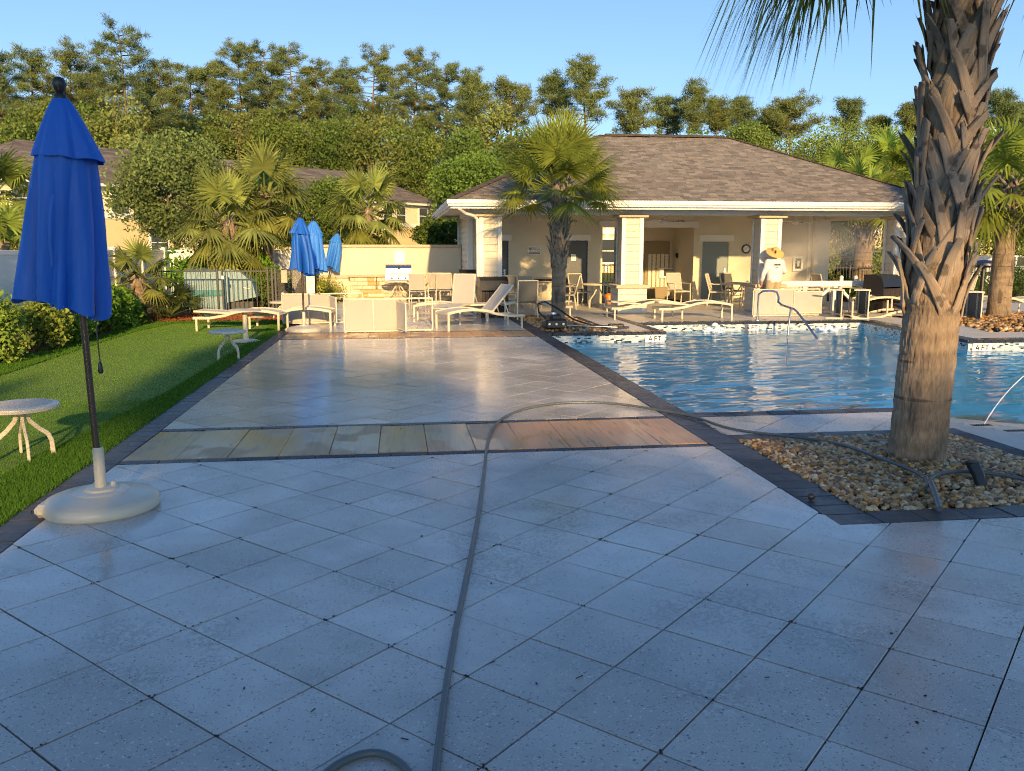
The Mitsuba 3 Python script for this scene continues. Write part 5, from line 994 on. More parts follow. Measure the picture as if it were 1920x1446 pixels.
put(f'{k}__cord', MB().tube([(-2.0 + 0.075, 5.72, 1.45), (-1.925, 5.71, 1.15), (-1.918, 5.705, 0.98)], 0.0045, 5), 'black_mat'); put(f'{k}__cord__weight', MB().lathe([(0, 0.04), (0.012, 0.02), (0.017, -0.03), (0.012, -0.045), (0, -0.047)], 10, (-1.918, 5.705, 0.955)), 'black_mat', smooth=40)
umbrella('closed_umbrella', 'closed glossy royal blue umbrella nearest of the three on the far deck', -1.98, 18.1, 2.42, 1.24, 0.335, 'blue_mat', 14, (0, 0), -20)
umbrella('closed_umbrella', 'closed light blue umbrella half hidden behind the royal blue one', -1.93, 20.4, 2.43, 1.22, 0.34, 'faded_blue_mat', 25, (0, 0), 30)
umbrella('closed_umbrella', 'light blue closed umbrella leaning right against the cream wall', -2.48, 28.7, 2.36, 1.14, 0.36, 'faded_blue_mat', 36, (13.5, 0), 0, base=True, rb=0.25)
# ---- black cabinets
def cabinet(label, x, y, rz, w, h):
    k = thing('towel_cabinet', label, 'cabinet'); tw = at(x, y, 0, rz); d = 0.62
    side = [(0, 0), (d, 0), (d, h), (0.22, h), (0.08, h - 0.08), (0, h - 0.3)]
    put(f'{k}__side_panel', xprof(MB(), side, -d / 2, -w / 2, -w / 2 + 0.03), 'black_mat', m4=tw); put(f'{k}__side_panel', xprof(MB(), side, -d / 2, w / 2 - 0.03, w / 2), 'black_mat', m4=tw)
    put(f'{k}__back_panel', MB().bb((-w / 2 + 0.031, d / 2 - 0.03, 0.02), (w / 2 - 0.031, d / 2, h - 0.03)), 'black_mat', m4=tw)
    put(f'{k}__hood', xprof(MB(), [(0.0, h - 0.30), (0.08, h - 0.08), (0.22, h), (d, h), (d, h + 0.025), (0.21, h + 0.025), (0.06, h - 0.06), (-0.02, h - 0.30)], -d / 2, -w / 2 - 0.01, w / 2 + 0.01), 'black_mat', m4=tw)
    n = 7
    for q in range(n):
        a = -w / 2 + 0.035 + q * (w - 0.07) / n; put(f'{k}__slat', MB().bb((a, -d / 2 + 0.01, 0.03), (a + (w - 0.07) / n - 0.008, -d / 2 + 0.035, h * 0.66), 0.004), 'brown_mat', m4=tw)
    return k
cabinet('large black towel cabinet with slatted brown front beside the first porch column', 2.36, 21.45, 4, 0.70, 0.99)
cabinet('smaller black cabinet behind, between the wall end and the downspout', 1.98, 24.6, -4, 0.46, 1.10)
cabinet('black hooded cabinet below the last porch column beside the big trunk', 13.15, 21.75, 25, 0.86, 1.0)
# ---- fences at the left
k = thing('metal_fence', 'black metal picket fence at the end of the turf', 'fence'); gt = thing('fence_gate', 'black metal gate with a white latch in the picket fence', 'gate')
for x in (-6.25, -4.72, -3.32): put(f'{k}__post', MB().bb((x - 0.028, 23.17, -0.05), (x + 0.028, 23.23, 1.22), 0.005).bb((x - 0.036, 23.162, 1.221), (x + 0.036, 23.238, 1.24), 0.005), 'fence_mat')
put(f'{gt}__post', MB().bb((-4.62, 23.175, 0.03), (-4.57, 23.225, 1.2), 0.005), 'fence_mat'); put(f'{gt}__post', MB().bb((-3.46, 23.175, 0.03), (-3.41, 23.225, 1.25), 0.005), 'fence_mat')
for kk, a, b in ((k, -6.22, -4.75), (gt, -4.57, -3.46)):
    for z in (0.08, 1.12): put(f'{kk}__rail', MB().bb((a, 23.185, z), (b, 23.215, z + 0.035), 0.003), 'fence_mat')
    for x in np.arange(a + 0.11, b - 0.04, 0.122): put(f'{kk}__picket', MB().bb((x - 0.0085, 23.1915, 0.02 if kk == k else 0.05), (x + 0.0085, 23.2085, 1.118)), 'fence_mat')
put(f'{gt}__latch', MB().bb((-4.61, 23.14, 0.93), (-4.54, 23.17, 1.02), 0.006), 'white_mat')
k = thing('metal_fence', 'black metal picket fence run that turns back beside the umbrellas', 'fence')
a, b = np.array((-3.25, 23.3)), np.array((-2.75, 29.1)); n = 46
for q in (0, 15, 30, 45): p = a + (b - a) * q / 45; put(f'{k}__post', MB().box((*p, 0.6), (0.055, 0.055, 1.24), ch=0.005), 'fence_mat')
for q in range(n):
    if q % 15: p = a + (b - a) * q / 45; put(f'{k}__picket', MB().box((*p, 0.57), (0.018, 0.018, 1.09)), 'fence_mat')
for z in (0.08, 1.13): put(f'{k}__rail', MB().beam((*a, z), (*b, z), 0.028, 0.034), 'fence_mat')
put(f'{k}__control_box', MB().box((-3.05, 23.55, 0.98), (0.16, 0.10, 0.34), ch=0.01), 'cap_mat')
k = thing('utility_cabinet', 'pale blue utility cabinet with a sloping lid behind the black fence', 'cabinet')
put(f'{k}__body', xprof(MB(), [(0, 0.06), (0.9, 0.06), (0.9, 1.2), (0.0, 1.12)], 24.2, -5.8, -4.72), 'pale_blue_mat')
t = MB().prism(poly((-4.70, 0.25), (-3.92, 0.40), (-4.0, 0.80), (-4.35, 1.12), (-4.70, 1.17)), 0, 0.85); v_, f_ = t.mesh(); put(f'{k}__lid', MB().add(np.c_[v_[:, 0], 24.22 + v_[:, 2], v_[:, 1]], f_[:, ::-1]), 'pale_blue_mat')
put(f'{k}__door', MB().bb((-5.74, 24.16, 0.08), (-5.1, 24.198, 0.42), 0.006), 'pale_blue_mat'); put(f'{k}__trim', MB().bb((-5.79, 24.15, 0.44), (-4.75, 24.199, 0.60), 0.01), 'teal_mat'); put(f'{k}__handle', MB().tube([(-4.25, 24.21, 0.66), (-4.25, 24.17, 0.66), (-4.05, 24.17, 0.64), (-4.05, 24.21, 0.64)], 0.012, 6), 'steel_mat'); put(f'{k}__foot', MB().bb((-4.7, 24.3, 0), (-4.0, 25.0, 0.27)), 'fence_mat')
k = thing('vinyl_fence', 'tall white vinyl fence in shade along the left side of the turf', 'fence')
for q, y in enumerate(np.arange(4.0, 27.1, 2.3)):
    put(f'{k}__post', MB().bb((-7.09, y - 0.065, -0.05), (-6.96, y + 0.065, 1.72), 0.006), 'vinyl_mat'); put(f'{k}__post_cap', MB().bb((-7.11, y - 0.085, 1.721), (-6.94, y + 0.085, 1.75), 0.008).bb((-7.07, y - 0.045, 1.751), (-6.98, y + 0.045, 1.775), 0.01), 'vinyl_mat')
    if y < 26: put(f'{k}__panel', MB().bb((-7.045, y + 0.066, 0.05), (-7.005, y + 2.234, 1.60)), 'vinyl_mat'); put(f'{k}__rail', MB().bb((-7.06, y + 0.066, 1.601), (-6.99, y + 2.234, 1.69), 0.006), 'vinyl_mat')
k = thing('vinyl_fence', 'white vinyl fence with capped posts behind the palms at the left rear', 'fence')
for q, x in enumerate((-8.9, -7.7, -6.45, -5.15, -3.9, -2.65)):
    put(f'{k}__post', MB().bb((x - 0.065, 27.43, -0.05), (x + 0.065, 27.56, 1.72), 0.006), 'vinyl_mat'); put(f'{k}__post_cap', MB().bb((x - 0.085, 27.41, 1.721), (x + 0.085, 27.58, 1.75), 0.008).bb((x - 0.045, 27.45, 1.751), (x + 0.045, 27.54, 1.775), 0.01), 'vinyl_mat')
    if q < 5: w_ = (-7.7, -6.45, -5.15, -3.9, -2.65)[q]; put(f'{k}__panel', MB().bb((x + 0.066, 27.475, 0.05), (w_ - 0.066, 27.515, 1.60)), 'vinyl_mat'); put(f'{k}__rail', MB().bb((x + 0.066, 27.46, 1.601), (w_ - 0.066, 27.53, 1.69), 0.006), 'vinyl_mat')
# ---- fence, cars and bin at the right rear
k = thing('metal_fence', 'black metal picket fence seen through the porch and right of the big trunk', 'fence')
for x in np.arange(14.3, 30, 2.2): put(f'{k}__post', MB().bb((x - 0.03, 29.5, -0.05), (x + 0.03, 29.56, 1.15), 0.005), 'fence_mat')
for z in (0.08, 1.02): put(f'{k}__rail', MB().bb((14.3, 29.515, z), (30, 29.545, z + 0.035)), 'fence_mat')
for x in np.arange(14.42, 30, 0.122): put(f'{k}__picket', MB().bb((x - 0.009, 29.521, 0.0), (x + 0.009, 29.539, 1.12)), 'fence_mat')
def car(label, x, y, rz, colr):
    k = thing('parked_car', label, 'car'); tw = at(x, y, 0, rz)
    def side(pg, w, mt, ch=True):
        m = MB().prism(pg, -w / 2, w / 2); v, f = m.mesh(); return MB().add(np.c_[v[:, 0], v[:, 2], v[:, 1]], f[:, ::-1])
    body = poly((-2.2, 0.35), (-2.25, 0.62), (-2.1, 0.86), (-1.2, 0.93), (-0.55, 1.36), (0.2, 1.44), (1.25, 1.38), (1.9, 0.98), (2.22, 0.92), (2.25, 0.4), (2.1, 0.3), (-2.1, 0.28)).buffer(-0.05).buffer(0.05)
    for wx in (-1.38, 1.38): body = body.difference(sg.Point(wx, 0.32).buffer(0.37))
    put(f'{k}__body', side(body, 1.74, None), colr, m4=tw)
    put(f'{k}__side_window', side(poly((-1.02, 0.95), (-0.48, 1.30), (0.1, 1.36), (0.1, 0.95)), 1.752, None), 'pane_mat', m4=tw); put(f'{k}__side_window', side(poly((0.18, 0.95), (0.18, 1.36), (1.15, 1.31), (1.55, 1.0)), 1.752, None), 'pane_mat', m4=tw)
    put(f'{k}__windscreen', MB().add([[-1.17, -0.75, 0.955], [-1.17, 0.75, 0.955], [-0.58, 0.66, 1.365], [-0.58, -0.66, 1.365]], [[0, 1, 2, 3]]), 'pane_mat', m4=tw)
    for wx in (-1.38, 1.38):
        for sy in (-1, 1):
            w = f'{k}__wheel'; wk_ = put(w, MB().lathe([(0.20, -0.1), (0.31, -0.1), (0.33, -0.06), (0.33, 0.06), (0.31, 0.1), (0.20, 0.1)], 22, (wx, sy * 0.80, 0.33), RY), 'black_mat', m4=tw); put(wk_ + '__rim', MB().lathe([(0, 0.085), (0.05, 0.09), (0.2, 0.07), (0.2, -0.07), (0, -0.07)], 16, (wx, sy * 0.80, 0.33), RY), 'steel_mat', m4=tw)
    for sy in (-1, 1): put(f'{k}__headlight', MB().box((-2.17, sy * 0.62, 0.70), (0.12, 0.34, 0.14), ch=0.03), 'white_mat', m4=tw)
mat('car_blue_mat', (0.03, 0.08, 0.20), 0.25, 0.5, clearcoat=0.8); mat('car_silver_mat', (0.45, 0.47, 0.50), 0.3, 0.5, clearcoat=0.8)
car('blue parked car behind the fence just right of the big trunk', 23.4, 36.5, 5, 'car_blue_mat'); car('silver parked car behind the fence at the right edge', 28.6, 37.0, 175, 'car_silver_mat')
mat('navy_mat', (0.012, 0.018, 0.05), 0.4, 0.5); k = thing('litter_bin', 'dark blue bin with a wide domed lid on a post at the right edge', 'bin')
put(f'{k}__post', MB().tube([(19.55, 26.4, 0), (19.55, 26.4, 1.1)], 0.07, 10), 'black_mat'); put(f'{k}__lid', MB().lathe([(0, 1.36), (0.3, 1.33), (0.46, 1.24), (0.47, 1.17), (0.40, 1.12), (0, 1.10)], 24, (19.55, 26.4, 0)), 'navy_mat', smooth=40)
k = thing('lamp_post', 'small black lantern on a slim post behind the cream wall', 'street lamp')
put(f'{k}__post', MB().tube([(-0.73, 33, 0), (-0.73, 33, 2.25)], 0.04, 8), 'fence_mat')
put(f'{k}__lantern', MB().lathe([(0.05, 2.25), (0.09, 2.30), (0.14, 2.56), (0.17, 2.58), (0.10, 2.68), (0.03, 2.72), (0.02, 2.78), (0, 2.79)], 8, (-0.73, 33, 0)), 'fence_mat')
# ---- pool fittings
k = thing('pool_handrail', 'bent stainless handrail running from the deck into the pool', 'handrail')
put(f'{k}__rail', MB().tube([(8.59, 19.5, 0), (8.57, 19.45, 0.35), (8.55, 19.40, 0.64), (8.62, 19.32, 0.72), (8.78, 19.2, 0.735), (8.88, 19.12, 0.70), (8.90, 19.05, 0.58), (8.86, 18.98, 0.48), (8.88, 18.85, 0.42), (8.94, 18.55, 0.375), (8.96, 18.35, 0.35), (8.97, 18.2, 0.29), (9.0, 17.75, 0.03), (9.03, 17.25, -0.27), (9.06, 16.9, -0.5)], 0.024, 10), 'steel_mat', smooth=60)
put(f'{k}__post', MB().tube([(8.90, 18.40, 0.36), (8.72, 18.1, -0.1), (8.68, 18.02, -0.9)], 0.022, 10), 'steel_mat', smooth=60); put(f'{k}__flange', MB().lathe([(0.026, 0.03), (0.055, 0.02), (0.06, 0.0)], 14, (8.59, 19.5, 0.003)), 'steel_mat')
for x, lab in ((7.35, 'white splash of an inlet jet at the far pool wall left of the handrail'), (10.15, 'white splash of an inlet jet at the far pool wall right of the handrail')):
    m = MB()
    for q in range(40): s = STONES[q % 8]; r = NP.uniform(0.012, 0.055); m.add(s.vertices * r * [1.3, 1, 0.8] + [x + NP.normal(0, 0.16), 19.02 + NP.normal(0, 0.07), WZ + abs(NP.normal(0, 0.05))], s.faces)
    tag(put('water_splash', m, 'spray_mat', smooth=True), lab, 'splash', None, 'stuff')
k = thing('water_jet', 'thin arc of water rising from the deck jet at the right edge', 'water jet')
q = np.linspace(0, 1, 16); put(f'{k}__stream', MB().tube([(5.92 + 0.62 * s + 0.3 * s * s, 7.78 + 0.15 * s, -0.07 + 0.95 * s - 0.22 * s * s) for s in q], np.linspace(0.0055, 0.0035, 16) * NP.uniform(0.7, 1.3, 16), 6), 'spray_mat', smooth=60)
for x, y, r, lab in ((5.86, 7.74, 0.16, 'round slotted jet cover in the pale ramp, the farther of two'), (5.86, 7.25, 0.18, 'round slotted jet cover in the pale ramp, the nearer of two')):
    k = thing('jet_cover', lab, 'drain cover'); z = zbeach(x, y) + 0.004
    put(f'{k}__ring', MB().lathe([(0, z + 0.006), (r * 0.7, z + 0.008), (r, z + 0.006), (r + 0.01, z - 0.004)], 26, (x, y, 0)), 'plastic_mat')
    for q in range(9): put(f'{k}__slot', MB().bb((x - r * 0.6 + q * r * 0.15 - 0.006, y - 0.035, z + 0.0085), (x - r * 0.6 + q * r * 0.15 + 0.006, y + 0.035, z + 0.012)), 'fence_mat')
# ---- hose, washer, lamp
def hose(key, pts, r, n=90, jitter=0.0):
    from scipy.interpolate import CubicSpline
    p = np.array([(*q, 0.0) if len(q) == 2 else q for q in pts], float); s = np.r_[0, np.cumsum(np.linalg.norm(np.diff(p[:, :2], axis=0), axis=1))]
    c = CubicSpline(s, p)(np.linspace(0, s[-1], n)); c[:, 2] = np.maximum(c[:, 2], 0) + r + 0.003
    return put(key, MB().tube(c, r, 9), 'hose_mat', smooth=60)
k = thing('garden_hose', 'long grey hose snaking over the deck, the plank band and into the stone bed', 'hose')
hose(f'{k}__line', [(0.03, 1.9), (0.09, 2.56), (0.17, 3.22), (0.35, 4.39), (0.56, 5.82), (0.73, 7.12), (0.97, 8.2), (1.37, 8.85), (1.83, 9.10), (2.25, 9.02), (2.7, 8.55), (2.93, 8.1, 0.01), (3.08, 7.42, 0.02), (3.40, 6.93, 0.05), (3.66, 6.55, 0.06), (3.72, 6.05, 0.065), (3.75, 5.72, 0.065), (3.66, 5.32, 0.06)], 0.0135, 160)
hose(f'{k}__line', [(3.60, 5.25, 0.055), (3.74, 5.40, 0.075), (3.9, 5.50, 0.08), (4.06, 5.52, 0.08), (4.24, 5.46, 0.075), (4.40, 5.25, 0.07), (4.7, 5.0, 0.05)], 0.0135, 50); hose(f'{k}__line', [(-0.36, 2.2), (-0.30, 2.5), (-0.22, 2.63), (-0.12, 2.67), (-0.03, 2.60), (0.02, 2.4), (0.02, 2.1)], 0.0135, 50)
put(f'{k}__coupling', MB().tube([(3.68, 5.33, 0.085), (3.60, 5.17, 0.075), (3.44, 4.86, 0.045)], [0.018, 0.024, 0.020], 10), 'hose_mat', smooth=40); put(f'{k}__coupling', MB().tube([(0.055, 2.5, 0.02), (0.03, 2.38, 0.02)], [0.017, 0.019], 10), 'black_mat')
k = thing('pressure_washer', 'small black pressure washer with looped hose at the edge of the middle palm bed', 'pressure washer')
put(f'{k}__body', MB().box((3.28, 17.75, 0.14), (0.46, 0.34, 0.20), rot('z', 6), 0.03), 'black_mat'); put(f'{k}__engine', MB().box((3.30, 17.76, 0.28), (0.22, 0.20, 0.12), rot('z', 6), 0.03), 'black_mat'); put(f'{k}__cap', MB().lathe([(0, 0.40), (0.06, 0.385), (0.075, 0.34)], 14, (3.25, 17.75, 0)), 'steel_mat', smooth=40)
for q in (-0.15, 0.0, 0.15): put(f'{k}__fitting', MB().lathe([(0, 0.02), (0.025, 0.015), (0.03, 0)], 10, (3.29 + q, 17.57, 0.14), RY), 'steel_mat')
put(f'{k}__hose', MB().tube([(3.12, 17.9, 0.24), (3.0, 18.1, 0.35), (3.02, 18.4, 0.52), (3.2, 18.5, 0.56), (3.45, 18.3, 0.42), (3.75, 18.0, 0.20), (4.1, 17.9, 0.09), (4.5, 17.8, 0.06)], 0.018, 7), 'black_mat', smooth=60)
put(f'{k}__lance', MB().tube([(3.5, 17.75, 0.10), (4.2, 17.62, 0.08), (4.62, 17.6, 0.06)], 0.014, 7), 'steel_mat'); put(f'{k}__gun', MB().box((4.62, 17.72, 0.08), (0.34, 0.12, 0.09), rot('z', -8), 0.02).box((4.75, 17.62, 0.05), (0.26, 0.05, 0.05), rot('z', 4), 0.01), 'black_mat')
k = thing('spot_light', 'black stake light leaning in the river stones right of the big trunk', 'lamp')
put(f'{k}__barrel', MB().tube([(4.10, 5.34, 0.0), (4.10, 5.40, 0.10), (4.085, 5.45, 0.17)], [0.036, 0.042, 0.045], 14), 'black_mat', smooth=40); put(f'{k}__rim', MB().lathe([(0.046, 0.0), (0.05, 0.01), (0.05, 0.025), (0.04, 0.03)], 14, (4.085, 5.45, 0.165), rot('x', -20)), 'black_mat')
tag(put('seed_pod', MB().tm(trimesh.Trimesh(STONES[2].vertices * [0.028, 0.024, 0.024] + [2.78, 5.29, 0.024], STONES[2].faces)), 'orange_seed_mat' if 'orange_seed_mat' in scene else 'pole_mat', smooth=True), 'small brown seed pod on the dark paver edge', 'seed pod')
k = thing('tank_sprayer', 'orange tank sprayer with hose in front of the breezeway gate', 'sprayer')
put(f'{k}__tank', MB().lathe([(0, 0.34), (0.05, 0.335), (0.10, 0.30), (0.125, 0.24), (0.125, 0.03), (0.11, 0.0)], 16, (6.58, 26.2, 0)), 'orange_mat', smooth=40); put(f'{k}__hose', MB().tube([(6.62, 26.2, 0.33), (6.72, 26.15, 0.55), (6.64, 26.1, 0.80), (6.50, 26.1, 0.95)], 0.014, 6), 'black_mat'); put(f'{k}__pump', MB().tube([(6.58, 26.2, 0.33), (6.58, 26.2, 0.46), (6.52, 26.2, 0.47), (6.64, 26.2, 0.47)], 0.014, 6), 'black_mat')
m = MB()
for q in range(70):
    x, y = NP.uniform(-2.2, 2.6) if q % 2 else NP.uniform(-1.5, 6), NP.uniform(2.4, 14) if q % 2 else NP.uniform(2.3, 4.7)
    if NP.random() < 0.6: m.box((x, y, 0.0035), (NP.uniform(0.006, 0.016), NP.uniform(0.004, 0.010), 0.004), rot('z', NP.uniform(0, 180)), 0, (0.05, 0.035, 0.025))
    else: m.beam((x, y, 0.004), (x + NP.normal(0, 0.02), y + NP.normal(0, 0.012), 0.006), 0.003, 0.003, 0, (0, 0, 1), (0.06, 0.045, 0.03))
for i in range(-14, 10):
    for j in range(-4, 16):
        x, y = np.array(PO) + i * PT * u + j * PT * v
        if -2.2 < x < 5 and 2.3 < y < 6.9 and (x < 2.6 or y < 4.7) and NP.random() < 0.42:
            for _ in range(NP.integers(2, 6)):
                t = NP.normal(0, 0.016); d = u if NP.random() < 0.5 else v
                m.box((x + d[0] * t, y + d[1] * t, 0.0025), (NP.uniform(0.004, 0.011), NP.uniform(0.003, 0.007), 0.004), rot('z', NP.uniform(0, 180)), 0, (0.035, 0.027, 0.02))
tag(put('leaf_litter', m, 'bark_mat', colored=True), 'scattered dark crumbs and twigs on the wet pavers', 'litter', None, 'stuff')
# ================================================================ the person in the straw hat, back to the camera
import manifold3d as m3
def hull(a, ra, b, rb, n=20):
    A = m3.Manifold.sphere(ra, n).translate(list(map(float, a))); B = m3.Manifold.sphere(rb, n).translate(list(map(float, b)))
    return m3.Manifold.batch_hull([A, B])
def flesh(bones, length=0.02, it=8):
    m = None
    for a, ra, b, rb in bones:
        h = hull(a, ra, b, rb); m = h if m is None else m + h
    me = m.refine_to_length(length).to_mesh(); t = trimesh.Trimesh(np.array(me.vert_properties[:, :3]), np.array(me.tri_verts)); trimesh.smoothing.filter_taubin(t, iterations=it); return t
# local frame: x right, y forward (away from the camera), z up
hip, chest, neck, head = (0, 0, 0.92), (0.01, 0.02, 1.27), (0.015, 0.04, 1.46), (0.02, 0.06, 1.60)
B = [((-0.08, 0, 0.93), 0.115, (0.08, 0, 0.93), 0.115), ((-0.07, 0, 0.95), 0.11, (-0.08, 0.02, 1.28), 0.105), ((0.07, 0, 0.95), 0.11, (0.10, 0.02, 1.28), 0.105), ((-0.16, 0.02, 1.38), 0.06, (0.19, 0.03, 1.37), 0.06), ((0, 0.02, 1.2), 0.12, (0.01, 0.03, 1.37), 0.09), ((0.01, 0.03, 1.38), 0.062, (0.02, 0.05, 1.52), 0.055), ((0.02, 0.055, 1.58), 0.088, (0.02, 0.08, 1.63), 0.092), ((0.02, 0.10, 1.53), 0.05, (0.02, 0.13, 1.55), 0.045), ((0.02, 0.165, 1.585), 0.012, (0.02, 0.178, 1.565), 0.016), ((-0.066, 0.065, 1.585), 0.020, (-0.072, 0.06, 1.61), 0.022), ((0.106, 0.065, 1.585), 0.020, (0.112, 0.06, 1.61), 0.022)]
for s, kn, an in ((-1, (-0.11, 0.06, 0.50), (-0.11, 0.0, 0.09)), (1, (0.12, 0.09, 0.50), (0.12, 0.05, 0.09))):
    B += [((s * 0.09, 0, 0.90), 0.095, kn, 0.062), (kn, 0.058, (an[0], an[1] - 0.01, 0.30), 0.056), ((an[0], an[1] - 0.01, 0.30), 0.056, an, 0.038), (an, 0.045, (an[0], an[1] + 0.15, 0.04), 0.038)]
LA = [(-0.19, 0.02, 1.37), (-0.29, 0.0, 1.10), (-0.315, 0.08, 0.86)]; RA = [(0.21, 0.03, 1.36), (0.31, 0.02, 1.12), (0.30, 0.24, 1.04)]
def hand(w, d, side, curl):
    """palm, four fingers of unequal length and a thumb from the side"""
    w, d = np.array(w, float), unit(d); s = unit(side); nrm = np.cross(d, s); o = [(w, 0.026, w + d * 0.03 + s * 0.005, 0.026)]
    for q, (of, L) in enumerate(((-0.030, 0.066), (-0.010, 0.076), (0.010, 0.072), (0.029, 0.058))):
        k0 = w + d * 0.085 + s * of; k1 = k0 + unit(d + nrm * curl * 0.5) * L * 0.5; k2 = k1 + unit(d * 0.7 + nrm * curl) * L * 0.5
        o += [(w + d * 0.02 + s * of * 0.6, 0.017, k0, 0.0125), (k0, 0.0115, k1, 0.0095), (k1, 0.0095, k2, 0.008)]
    t0 = w + d * 0.03 - s * 0.026; t1 = t0 + unit(d * 0.7 - s * 0.7 + nrm * 0.3) * 0.04; o += [(t0, 0.015, t1, 0.012), (t1, 0.0115, t1 + unit(d + nrm * 0.5) * 0.032, 0.009)]
    return o
for A in (LA, RA): B += [(A[0], 0.056, A[1], 0.046), (A[1], 0.043, A[2], 0.029)]
B += hand(LA[2], (-0.05, 0.25, -1), (0, 1, 0.1), 0.5) + hand(RA[2], (-0.1, 1, -0.25), (0.9, 0, 0.3), 1.3)
PT_ = at(10.0, 21.75, 0, 3)
k = thing('person', 'person with back turned in white long sleeved shirt and khaki shorts, holding a spray lance', 'person')
put(f'{k}__body', MB().tm(flesh(B, 0.014, 6)), 'skin_mat', smooth=True, m4=PT_)
S_ = [((-0.075, 0, 0.90), 0.130, (0.075, 0, 0.90), 0.130), ((-0.075, 0, 0.92), 0.128, (-0.085, 0.02, 1.28), 0.122), ((0.075, 0, 0.92), 0.128, (0.105, 0.02, 1.28), 0.122), ((-0.165, 0.02, 1.375), 0.072, (0.195, 0.03, 1.365), 0.072), ((0, 0.02, 1.15), 0.135, (0.01, 0.03, 1.37), 0.098), ((0.01, 0.03, 1.40), 0.075, (0.015, 0.035, 1.44), 0.068)]
for A in (LA, RA): e = np.array(A[2]) * 0.88 + np.array(A[1]) * 0.12; S_ += [(A[0], 0.076, A[1], 0.064), (A[1], 0.062, e, 0.046)]
S_ = [(a, ra * 1.04, b, rb * 1.04) for a, ra, b, rb in S_]; t = flesh(S_, 0.02, 5); d_ = meshkit.fbm(t.vertices * [9, 9, 5], 3, 4) - 0.5; t.vertices = t.vertices + t.vertex_normals * (np.maximum(d_, -0.2) * 0.04)[:, None]
put(f'{k}__shirt', MB().tm(t), 'shirt_mat', smooth=True, m4=PT_)
m = MB()
for q, x in enumerate((-0.075, -0.045, -0.018, 0.012, 0.042, 0.07, 0.098)): m.box((x, -0.118 - 0.002 * (q % 2), 1.295 + 0.004 * (q % 3)), (0.018, 0.03, 0.034), rot('z', -4), 0.002)
for x in (-0.02, 0.02): m.box((x, -0.122, 1.235), (0.016, 0.02, 0.018), ch=0.002)
put(f'{k}__shirt__back_print', m, 'fence_mat', m4=PT_)
t = flesh([((-0.085, 0, 0.88), 0.125, (0.085, 0, 0.88), 0.125), ((-0.09, 0, 0.86), 0.125, (-0.11, 0.05, 0.53), 0.100), ((0.09, 0, 0.86), 0.125, (0.12, 0.08, 0.53), 0.100)], 0.02, 5); t.vertices = t.vertices + t.vertex_normals * ((meshkit.fbm(t.vertices * 8, 3, 9) - 0.5) * 0.02)[:, None]
put(f'{k}__shorts', MB().tm(t), 'khaki_mat', smooth=True, m4=PT_)
for s, a in ((-1, (-0.11, 0.0)), (1, (0.12, 0.05))): put(f'{k}__shoe', MB().tm(flesh([((a[0], a[1] - 0.04, 0.05), 0.048, (a[0], a[1] + 0.17, 0.042), 0.042), ((a[0], a[1] - 0.02, 0.08), 0.05, (a[0], a[1] + 0.05, 0.07), 0.05)], 0.02, 4)), 'fence_mat', smooth=True, m4=PT_)
put(f'{k}__hair', MB().tm(flesh([((0.02, 0.035, 1.56), 0.080, (0.02, 0.05, 1.63), 0.095)], 0.025, 3)), 'brown_mat', smooth=True, m4=PT_)
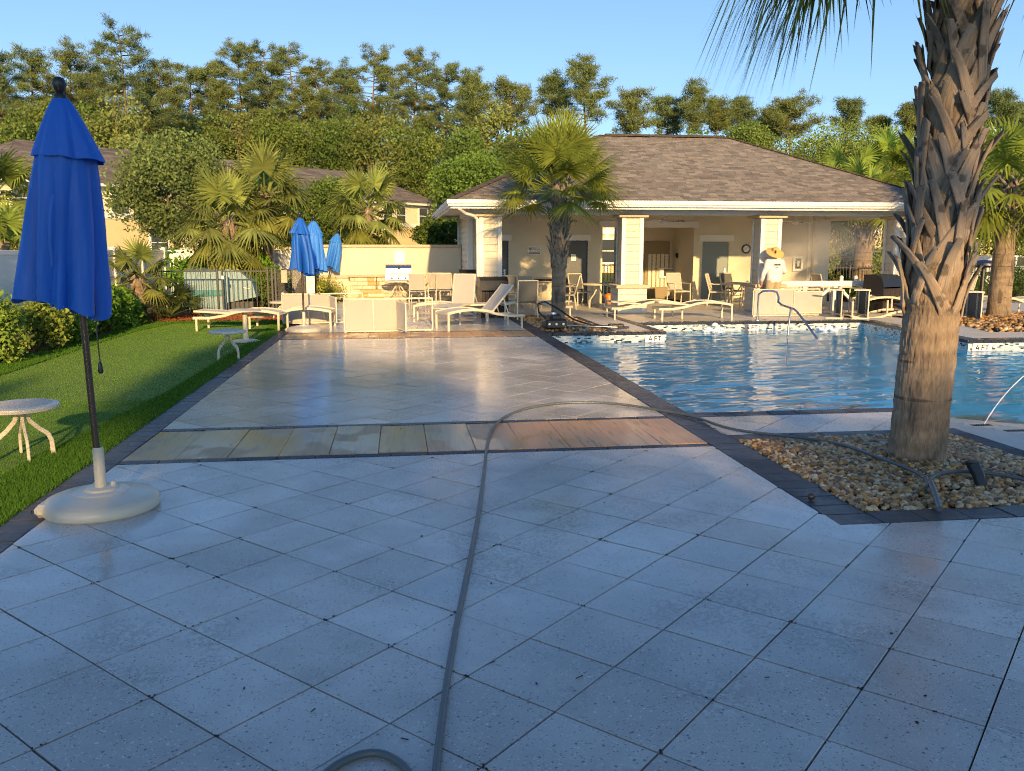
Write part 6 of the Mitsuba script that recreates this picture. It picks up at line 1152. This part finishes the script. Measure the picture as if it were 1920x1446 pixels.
# straw hat, tilted back so that its brim faces the camera
hk = thing('straw_hat', 'wide brimmed golden straw hat with a dark patch, worn on the person\'s head', 'hat')
HT = PT_ @ M4(rot('x', -58) @ rot('y', 4), (0.02, 0.02, 1.66)); n = 40
HT = PT_ @ M4(rot('x', 34), (0.02, 0.03, 1.655))
put(f'{hk}__brim', MB().lathe([(0.095, 0.0), (0.16, -0.012), (0.225, -0.030), (0.245, -0.045), (0.243, -0.052), (0.16, -0.022), (0.095, -0.01)], n), 'straw_mat', smooth=40, m4=HT)
put(f'{hk}__crown', MB().lathe([(0.10, -0.005), (0.097, 0.04), (0.085, 0.085), (0.055, 0.105), (0.0, 0.11)], n), 'straw_mat', smooth=40, m4=HT)
put(f'{hk}__patch', MB().tm(flesh([((-0.05, -0.10, 0.015), 0.022, (-0.045, -0.085, 0.07), 0.018)], 0.012, 2)), 'brown_mat', smooth=True, m4=HT)
lk = thing('spray_lance', 'black spray lance held in the right hand of the person', 'spray lance')
put(f'{lk}__tube', MB().tube([(0.27, 0.20, 1.06), (0.285, 0.33, 1.00), (0.30, 0.65, 0.93), (0.33, 1.3, 0.75)], 0.013, 7), 'black_mat', m4=PT_); put(f'{lk}__handle', MB().beam((0.275, 0.30, 1.02), (0.30, 0.24, 0.86), 0.035, 0.03, 0.008), 'black_mat', m4=PT_)
# ================================================================ the spray that drifts under the porch roof from the washing
q = np.stack(np.meshgrid(np.linspace(0, 1, 16), np.linspace(0, 1, 14), np.linspace(0, 1, 26), indexing='ij'), -1)   # z, y, x
X_ = q[..., ::-1]; d_ = 1.6 * meshkit.fbm(X_ * [4.5, 3.0, 3.0], 3, 5) - 0.35
w_ = np.clip(1 - ((X_[..., 0] - 0.45) / 0.5) ** 2, 0, 1) * np.clip(1 - ((X_[..., 1] - 0.5) / 0.5) ** 2, 0, 1) * np.clip(1 - ((X_[..., 2] - 0.62) / 0.45) ** 2, 0, 1)
g_ = np.clip(d_ * w_, 0, 1)
BX = T().translate([10.75, 22.85, 0.75]).scale([4.3, 3.4, 1.85])
scene['spray_medium'] = {'type': 'heterogeneous', 'albedo': {'type': 'constvolume', 'value': rgb(0.97, 0.97, 0.97)}, 'scale': 0.85,
                         'sigma_t': {'type': 'gridvolume', 'grid': mi.VolumeGrid(np.ascontiguousarray(g_[..., None], np.float32)), 'filter_type': 'trilinear', 'to_world': BX}}
scene['mist'] = {'type': 'cube', 'to_world': BX @ T().translate([0.5, 0.5, 0.5]).scale([0.5, 0.5, 0.5]), 'bsdf': {'type': 'null'}, 'interior': {'type': 'ref', 'id': 'spray_medium'}}
tag('mist', 'pale drifting spray under the porch roof right of the person', 'mist', None, 'stuff')
